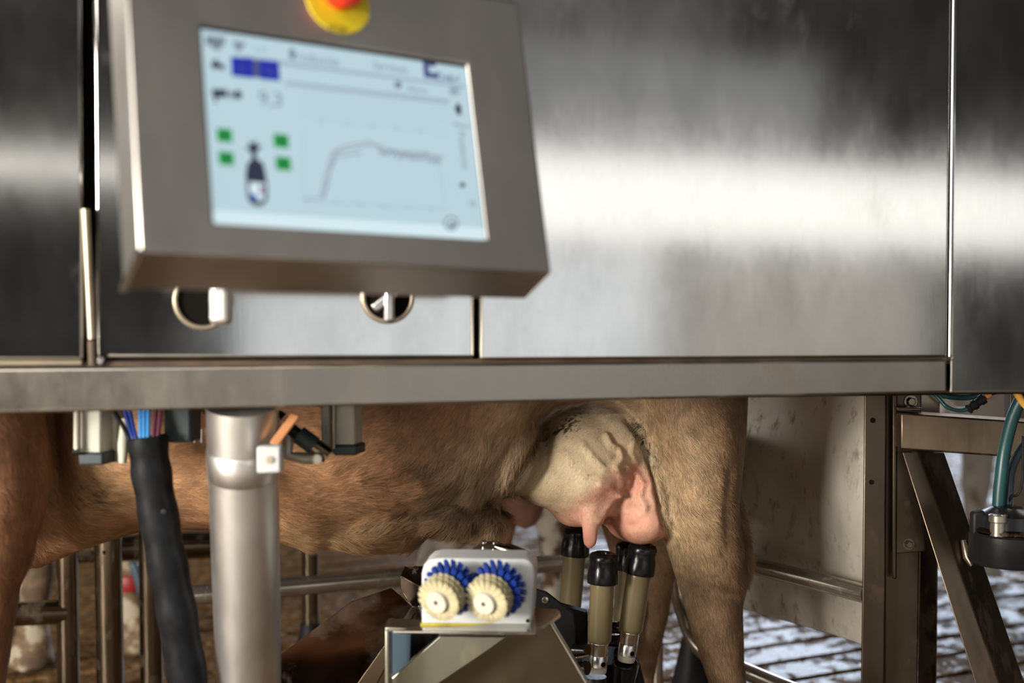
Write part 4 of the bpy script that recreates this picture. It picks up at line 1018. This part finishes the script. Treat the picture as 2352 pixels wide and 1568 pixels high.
# black sleeve with hoses
sv = empty('cable_sleeve', at(420, 1560, 1.70), 'black woven cable sleeve slanting down before the belly, blue hoses in its top', 'cable sleeve')
path = smoothpath([at(338, 1002, 1.72), at(350, 1100, 1.72), at(376, 1250, 1.72), at(405, 1400, 1.72), at(432, 1568, 1.72), at(446, 1660, 1.72)], 8)
rad = [(45 + .012 * i) * 1.72 / F * (1 + .04 * math.sin(i * 1.1)) for i in range(len(path))]
mb = MB(); mb.ring(path, rad, 28); mb.build('sleeve', M['sleeve'], sv, smooth=True)
for (px, py) in ((312, 1052), (376, 1175), (396, 1395)):
    mb = MB(); mb.lathe(at(px, py, 1.72 - 43 * 1.72 / F * (.6 if px == 312 else .98)), (0, -1, 0), [(-.006, .0042), (.0010, .004), (.0015, 0)], 14); mb.build('rivet', M['matt'], sv, smooth=True)
path2 = [p + Vector((-.026, .035, -.01)) for p in path]
mb = MB(); mb.ring(path2, [.006] * len(path2), 12); mb.build('side_cable', M['matt'], sv, smooth=True)
for (xt, xb, mat, lab, r_, ytop) in ((322, 324, 'bluehose', 'light blue hose', 5.5, 925), (331, 332, 'bluehose', 'light blue hose', 5.5, 925), (341, 340, 'bluehose', 'light blue hose', 5.0, 925),
                               (284, 308, 'navyhose', 'navy hose', 5, 930), (296, 314, 'navyhose', 'navy hose', 4.5, 930), (358, 352, 'plumhose', 'plum hose', 5, 928), (370, 362, 'plumhose', 'plum hose', 5, 928), (262, 300, 'matt', 'black hose', 5, 945)):
    mb = MB(); mb.ring(smoothpath([at(xt, ytop, 1.73), at((xt + xb) / 2, 975, 1.72), at(xb, 1015, 1.71), at(xb + 4, 1040, 1.72)], 5), r_ * 1.72 / F, 12)
    hh = mb.build('hose', M[mat], sv, smooth=True); hh['label'] = lab

# pale modules hanging under the cabinet
def module(name, x0, x1, y0, y1, yc, Y, label, ends=True, mat='block', dep=.036):
    c = at((x0 + x1) / 2, (y0 + y1) / 2, Y); t = empty(name, c, label, 'valve block'); s = Y / F
    mb = MB(); mb.prism([at(x0, y0, Y), at(x1, y0, Y), at(x1, yc, Y), at(x0, yc, Y)], Vector((.008, dep, 0))); mb.build('housing', M[mat], t, bevel=.003)
    if ends:
        mb = MB(); mb.prism([at(x0 - 4, yc - 2, Y - .004), at(x1 + 4, yc - 2, Y - .004), at(x1 + 4, y1, Y - .004), at(x0 - 4, y1, Y - .004)], Vector((.009, dep + .008, 0))); mb.build('rubber_end', M['blockend'], t, bevel=.003)
    return t
m1 = module('valve_block', 183, 232, 915, 1068, 1042, 1.73, 'pale valve block with a dark rubber end at the far left under the cabinet')
mb = MB(); mb.ring([at(176, 920, 1.72), at(176, 1038, 1.72)], .0042, 10); mb.build('edge_bar', M['shellend'], m1, smooth=True)
mb = MB(); mb.ring([at(168, 1036, 1.72), at(182, 1036, 1.72)], .005, 10); mb.build('side_nub', M['matt'], m1, smooth=True)
m2 = module('valve_block', 246, 268, 930, 1062, 1062, 1.76, 'thin pale strut beside the black sleeve', ends=False, mat='block', dep=.02)
mb = MB(); mb.ring([at(287, 960, 1.75), at(283, 1020, 1.75), at(281, 1062, 1.75)], [.006, .008, .006], 12); mb.build('foot', M['shellend'], m2, smooth=True)
m3 = module('valve_block', 768, 814, 915, 1046, 1024, 1.78, 'pale valve block with a dark rubber end right of the grey column')
mb = MB(); mb.ring([at(766, 920, 1.77), at(766, 1030, 1.77)], .0032, 10); mb.build('edge_bar', M['lip'], m3, smooth=True)
m4 = module('valve_block', 736, 758, 915, 1045, 1045, 1.79, 'narrow pale strip left of the valve block right of the column', ends=False, dep=.03)
m5 = module('sensor_box', 376, 436, 915, 1016, 1016, 1.74, 'dark box hanging between the black sleeve and the grey column', ends=False, mat='blockend')
ob_ = empty('round_fitting', at(452, 965, 1.78), 'orange round fitting with two small steel pins left of the column', 'fitting')
c = at(450, 962, 1.78); mb = MB(); mb.lathe(c + Vector((0, .01, 0)), (0, -1, 0), [(-.012, .012), (0, .017), (.01, .018), (.016, .015), (.018, 0)], 24); mb.build('knob', M['orange'], ob_, smooth=True)
for px in (446, 462): mb = MB(); mb.ring([at(px, 985, 1.78), at(px, 1016, 1.78)], .003, 10); mb.build('pin', M['shine'], ob_, smooth=True)
# pneumatic cylinder to the right of the column
cy = empty('pneumatic_cylinder', at(700, 1010, 1.74), 'slanting air cylinder with an amber end and silver fittings right of the column', 'pneumatic cylinder')
d0, d1 = at(588, 928, 1.74), at(756, 1048, 1.74)
def seg(a_, b_, r, mat, nm): mb = MB(); mb.ring([d0.lerp(d1, a_), d0.lerp(d1, b_)], r, 20); return mb.build(nm, M[mat], cy, smooth=True)
seg(-.1, .26, .011, 'amber', 'amber_end'); seg(.26, .34, .014, 'shine', 'silver_nut'); seg(.36, .42, .013, 'shine', 'silver_nut'); seg(.42, .58, .009, 'matt', 'rod_seal'); seg(.58, .80, .0135, 'blockend', 'barrel'); seg(.80, .99, .012, 'darkpipe', 'barrel_end')
mb = MB(); mb.ring([at(664, 990, 1.76), at(660, 1045, 1.76), at(700, 1052, 1.76), at(736, 1050, 1.76)], .009, 14); mb.build('lower_bracket', M['block'], cy, smooth=True)
mb = MB(); mb.lathe(at(730, 1052, 1.73), (0, -1, 0), [(0, .007), (.01, .007), (.012, .003)], 14); mb.build('pale_nub', M['shellend'], cy, smooth=True)

# ---------------------------------------------------------------- teat cups
def teat_cup(top, bot, Y, scale, label, cut=None):
    a, b = at(*top, Y), at(*bot, Y); d = (b - a).normalized(); Lg = (b - a).length
    t = empty('teat_cup', b, label, 'teat cup', 'teat cups on the robot arm'); s = scale
    def lt(nm, mat, prof, n=40): mb = MB(); mb.lathe(a, d, prof, n); return mb.build(nm, M[mat], t, smooth=True)
    lt('liner_cap', 'rubber', [(.030, .004 * s), (.030, .0105 * s), (.004, .0110 * s), (.0008, .0125 * s), (.0, .0165 * s), (.0028, .0230 * s), (.0075, .0258 * s), (.015, .0254 * s), (.022, .0243 * s), (.030, .0262 * s), (.040, .0276 * s), (.050, .0280 * s), (.0545, .0274 * s), (.055, .022 * s)])
    lt('shell', 'shell', [(.050, .0205 * s), (.056, .0222 * s), (.062, .0216 * s), (.150, .0216 * s), (.156, .0212 * s), (.160, .0185 * s)])
    f_ = lt('steel_ferrule', 'shine', [(.158, .0150 * s), (.160, .0172 * s), (.1615, .0176 * s), (.163, .0168 * s), (.182, .0166 * s), (.1825, .0163 * s), (.183, .0166 * s), (.203, .0166 * s), (.204, .0150 * s)])
    lt('end_ring', 'shellend', [(.203, .0145 * s), (.204, .0158 * s), (.212, .0156 * s), (.2145, .0145 * s), (.2145, .006)])
    q = a + d * .196; ax = Vector((.45, -.89, 0)).normalized(); ax = (ax - d * ax.dot(d)).normalized()
    mb = MB(); mb.lathe(q + ax * (.0150 * s), ax, [(0, .0044), (.0022, .0044)], 20); mb.build('port_hole', M['gap'], f_)
    return t
teat_cup((1325, 1210), (1300, 1500), 2.33, 1.0, 'black capped teat cup behind the hanging bare teat, nearest the brush box')
teat_cup((1387, 1268), (1373, 1552), 2.14, .98, 'front teat cup standing free with nothing in its black cap')
teat_cup((1478, 1248), (1439, 1508), 2.17, 1.0, 'teat cup leaning under the rear of the udder, nearest the hind legs')
teat_cup((1442, 1246), (1425, 1480), 2.46, .94, 'teat cup mostly hidden behind the other cups, between the front one and the rear one')

# ---------------------------------------------------------------- robot arm and magazine
arm = empty('milking_robot', at(1000, 1600, 2.0), 'robot arm with polished folded steel covers reaching in under the cow', 'robot arm')
def slab(name, quad, Y, th, mat, label=None, bev=.002, dirv=Vector((0, 1, 0)), parent=None, Ys=None):
    mb = MB(); mb.prism([at(x, y, (Ys[i] if Ys else Y)) for i, (x, y) in enumerate(quad)], dirv.normalized() * th)
    o = mb.build(name, M[mat], parent or arm, bevel=bev, segs=3)
    if label: o['label'] = label
    return o
slab('arm_cover', [(560, 1572), (640, 1506), (806, 1380), (898, 1349), (948, 1392), (905, 1440), (790, 1640), (560, 1640)], 0, .012, 'arm', 'dark polished folded cover with dried milk drops', dirv=Vector((.2, 1, -.5)), Ys=[1.98, 2.0, 2.08, 2.12, 2.10, 2.04, 1.95, 1.93])
slab('arm_flange', [(946, 1390), (960, 1394), (830, 1640), (770, 1640)], 1.97, .006, 'darkpipe')
slab('lower_cover', [(960, 1392), (985, 1450), (890, 1640), (815, 1640)], 1.99, .02, 'arm')
slab('elbow_housing', [(919, 1322), (972, 1350), (972, 1402), (945, 1390), (919, 1352)], 2.02, .08, 'arm')
slab('elbow_top', [(919, 1320), (955, 1300), (1010, 1296), (1010, 1346), (972, 1350)], 0, .004, 'darkpipe', Ys=[2.02, 2.06, 2.08, 2.04, 2.0], dirv=Vector((0, .3, -1)))
mb = MB(); mb.lathe(at(955, 1306, 2.045), (0, -.4, 1), [(0, .005), (.003, .0045), (.004, 0)], 14); mb.build('screw', M['shine'], arm, smooth=True)
slab('head_plate', [(1050, 1278), (1118, 1242), (1140, 1240), (1205, 1268), (1235, 1300), (1040, 1300)], 0, .004, 'pipe', Ys=[1.86, 1.95, 1.95, 1.92, 1.84, 1.82], dirv=Vector((0, .3, -1)))
for (px, py) in ((1112, 1246), (1136, 1247)):
    mb = MB(); mb.lathe(at(px, py, 1.93), (0, -.3, 1), [(0, .0045), (.003, .004), (.0038, 0)], 14); mb.build('screw', M['shine'], arm, smooth=True)
mb = MB(); mb.ring([at(1136, 1254, 1.91), at(1166, 1262, 1.91), at(1198, 1280, 1.90), at(1216, 1310, 1.90)], [.003, .010, .016, .016], 20); mb.build('camera_hood', M['darkpipe'], arm, smooth=True)
slab('side_plate', [(1180, 1440), (1256, 1420), (1420, 1700), (900, 1700), (990, 1568), (1110, 1470)], 1.86, .01, 'dullplate', 'broad dull brown side plate')
slab('plate_edge', [(1254, 1418), (1262, 1420), (1428, 1700), (1418, 1700)], 1.855, .03, 'pipe')
slab('light_rib', [(1010, 1460), (1165, 1462), (1125, 1492), (905, 1640), (850, 1640), (895, 1560)], 1.80, .008, 'armlight', 'pale grey rib with yellow stains')
slab('hanger_top', [(884, 1440), (900, 1440), (1160, 1454), (1160, 1461), (892, 1452), (884, 1452)], 1.74, .05, 'armlight')
slab('hanger_leg', [(884, 1444), (894, 1444), (894, 1640), (884, 1640)], 1.74, .05, 'armlight')
slab('inner_plate', [(894, 1452), (945, 1455), (942, 1545), (894, 1570)], 1.82, .006, 'greyblue', 'blue grey inner plate')
slab('dark_inner', [(945, 1455), (1010, 1458), (905, 1545), (930, 1500)], 1.84, .01, 'matt')
# tray under the brushes
slab('brush_tray', [(900, 1448), (1230, 1452), (1288, 1412), (1284, 1398), (1236, 1396), (1190, 1400)], 0, .004, 'pipe', 'thin steel tray with a rounded tongue', Ys=[1.70, 1.70, 1.76, 1.80, 1.82, 1.86], dirv=Vector((0, 0, -1)))
# magazine: black brackets that carry the cups
mg = empty('cup_magazine', at(1380, 1640, 2.2), 'black bracket and hose magazine under the teat cups', 'cup magazine')
slab('side_bracket', [(1230, 1352), (1255, 1360), (1300, 1395), (1318, 1410), (1323, 1440), (1322, 1560), (1340, 1640), (1230, 1640), (1225, 1420)], 2.12, .012, 'matt', parent=mg, bev=.003)
slab('cross_bracket', [(1284, 1390), (1350, 1408), (1350, 1505), (1318, 1480), (1300, 1430)], 2.16, .03, 'matt', parent=mg, bev=.003)
mb = MB(); mb.lathe(at(1252, 1377, 2.12), (0, -1, 0), [(-.004, .0065), (.002, .006), (.003, .003), (.0028, 0)], 20); mb.build('bolt', M['pipe'], mg, smooth=True)
slab('base_block', [(1330, 1540), (1470, 1520), (1500, 1640), (1330, 1640)], 2.22, .16, 'matt', parent=mg, bev=.01)
mb = MB(); mb.ring([at(1366, 1552, 2.14), at(1364, 1600, 2.14), at(1362, 1660, 2.14)], [.021, .026, .027], 24); mb.build('hose_boot', M['rubber'], mg, smooth=True)
mb = MB(); mb.ring([at(1438, 1520, 2.2), at(1432, 1560, 2.2), at(1424, 1660, 2.2)], [.0245, .022, .014], 28); mb.build('hose_boot', M['rubber'], mg, smooth=True)
mb = MB(); torus(mb, at(1437, 1524, 2.19), (0, -.2, 1), .019, .004); mb.build('boot_rim', M['rubber'], mg, smooth=True)
for (px, py, Y) in ((1328, 1492, 2.12), (1328, 1532, 2.10), (1408, 1440, 2.25), (1408, 1470, 2.25), (1424, 1502, 2.22)):
    mb = MB(); mb.ring([at(px - 10, py, Y), at(px + 18, py + 2, Y - .01)], [.011, .010], 20); hb_ = mb.build('hose_joint', M['rubber'], mg, smooth=True)
    mb = MB(); mb.ring([at(px + 14, py + 1, Y - .006), at(px + 22, py + 2, Y - .010)], [.0118, .0118], 20); mb.build('clamp_band', M['darkpipe'], hb_, smooth=True)
mb = MB(); mb.ring(smoothpath([at(1300, 1512, 2.08), at(1325, 1510, 2.07), at(1352, 1506, 2.08)], 5), .0022, 8); mb.build('wire', M['pipe'], mg, smooth=True)

# ---------------------------------------------------------------- brush unit
bu = empty('brush_unit', at(1100, 1437, 1.75), 'white box with two round ivory and blue brushes on the robot arm', 'brush unit')
BY = 1.74
mb = MB(); pol = []
for (cx_, cy_, a0, a1) in ((992, 1290, 180, 270), (1208, 1290, 270, 360)):
    pass
pol = [(968, 1436), (968, 1318), (973, 1298), (986, 1286), (1006, 1282), (1202, 1284), (1217, 1288), (1225, 1298), (1228, 1314), (1220, 1438)]
mb.prism([at(x, y, BY) for x, y in pol], Vector((.006, .055, .003))); mb.build('box', M['white'], bu, bevel=.004, segs=3)
mb = MB(); mb.prism([at(966, 1430, BY - .002), at(1130, 1432, BY - .002), at(1128, 1440, BY - .002), at(966, 1440, BY - .002)], Vector((0, .002, 0))); mb.build('yellow_film', M['stain'], bu)
mb = MB(); mb.lathe(at(1212, 1425, BY), (0, -1, 0), [(-.001, .003), (.001, .003)], 12); mb.build('screw', M['darkpipe'], bu)
def brush(px, py, Y0, rad_px):
    c = at(px, py, Y0); ax = Vector((.42, .85, .25)).normalized()      # rollers run back and up
    e1_ = ax.cross(Z).normalized(); e2_ = e1_.cross(ax).normalized(); s = Y0 / F; Rr = rad_px * s; r0 = 27 * s
    t = empty('brush_roller', c); t.parent = bu; t.matrix_parent_inverse = bu.matrix_basis.inverted()
    mb = MB(); mb.lathe(c - ax * .004, ax, [(0, r0 * .55), (.0, r0 * .96), (.003, r0), (.06, r0), (.06, .002)], 32); hb_ = mb.build('brush_core', M['hub'], bu, smooth=True)
    mb = MB(); mb.lathe(c - ax * .0045, ax, [(0, .0030), (.004, .0030)], 16); mb.build('axle_hole', M['seal'], hb_)
    bpy.data.objects.remove(t)
    iv, bl_ = MB(), MB()
    for row in range(6):
        n = 19; dz = .004 + row * .0095
        for k in range(n):
            th = 2 * math.pi * (k + row * .5) / n
            d = e1_ * math.cos(th) + e2_ * math.sin(th); o = c + ax * dz
            blue = row >= 3
            L_ = Rr * (1.0 if row < 3 else 1.22); td = e1_ * -math.sin(th) + e2_ * math.cos(th)
            for q in range(3):
                u = (q - 1) * .0022
                (bl_ if blue else iv).ring([o + d * r0 * .9 + td * u * .4, o + d * L_ * .7 + td * u, o + d * L_ * (1.0 - .03 * abs(q - 1)) + td * u * 1.5 + ax * .001 * (q - 1)], [.0016, .0019, .0012], 6)
    a_ = iv.build('ivory_bristles', M['ivory'], hb_, smooth=True); a_['label'] = 'ivory bristle tufts'
    b_ = bl_.build('blue_bristles', M['blue'], hb_, smooth=True); b_['label'] = 'blue bristle tufts'
brush(1004, 1381, 1.67, 54); brush(1113, 1384, 1.67, 56)
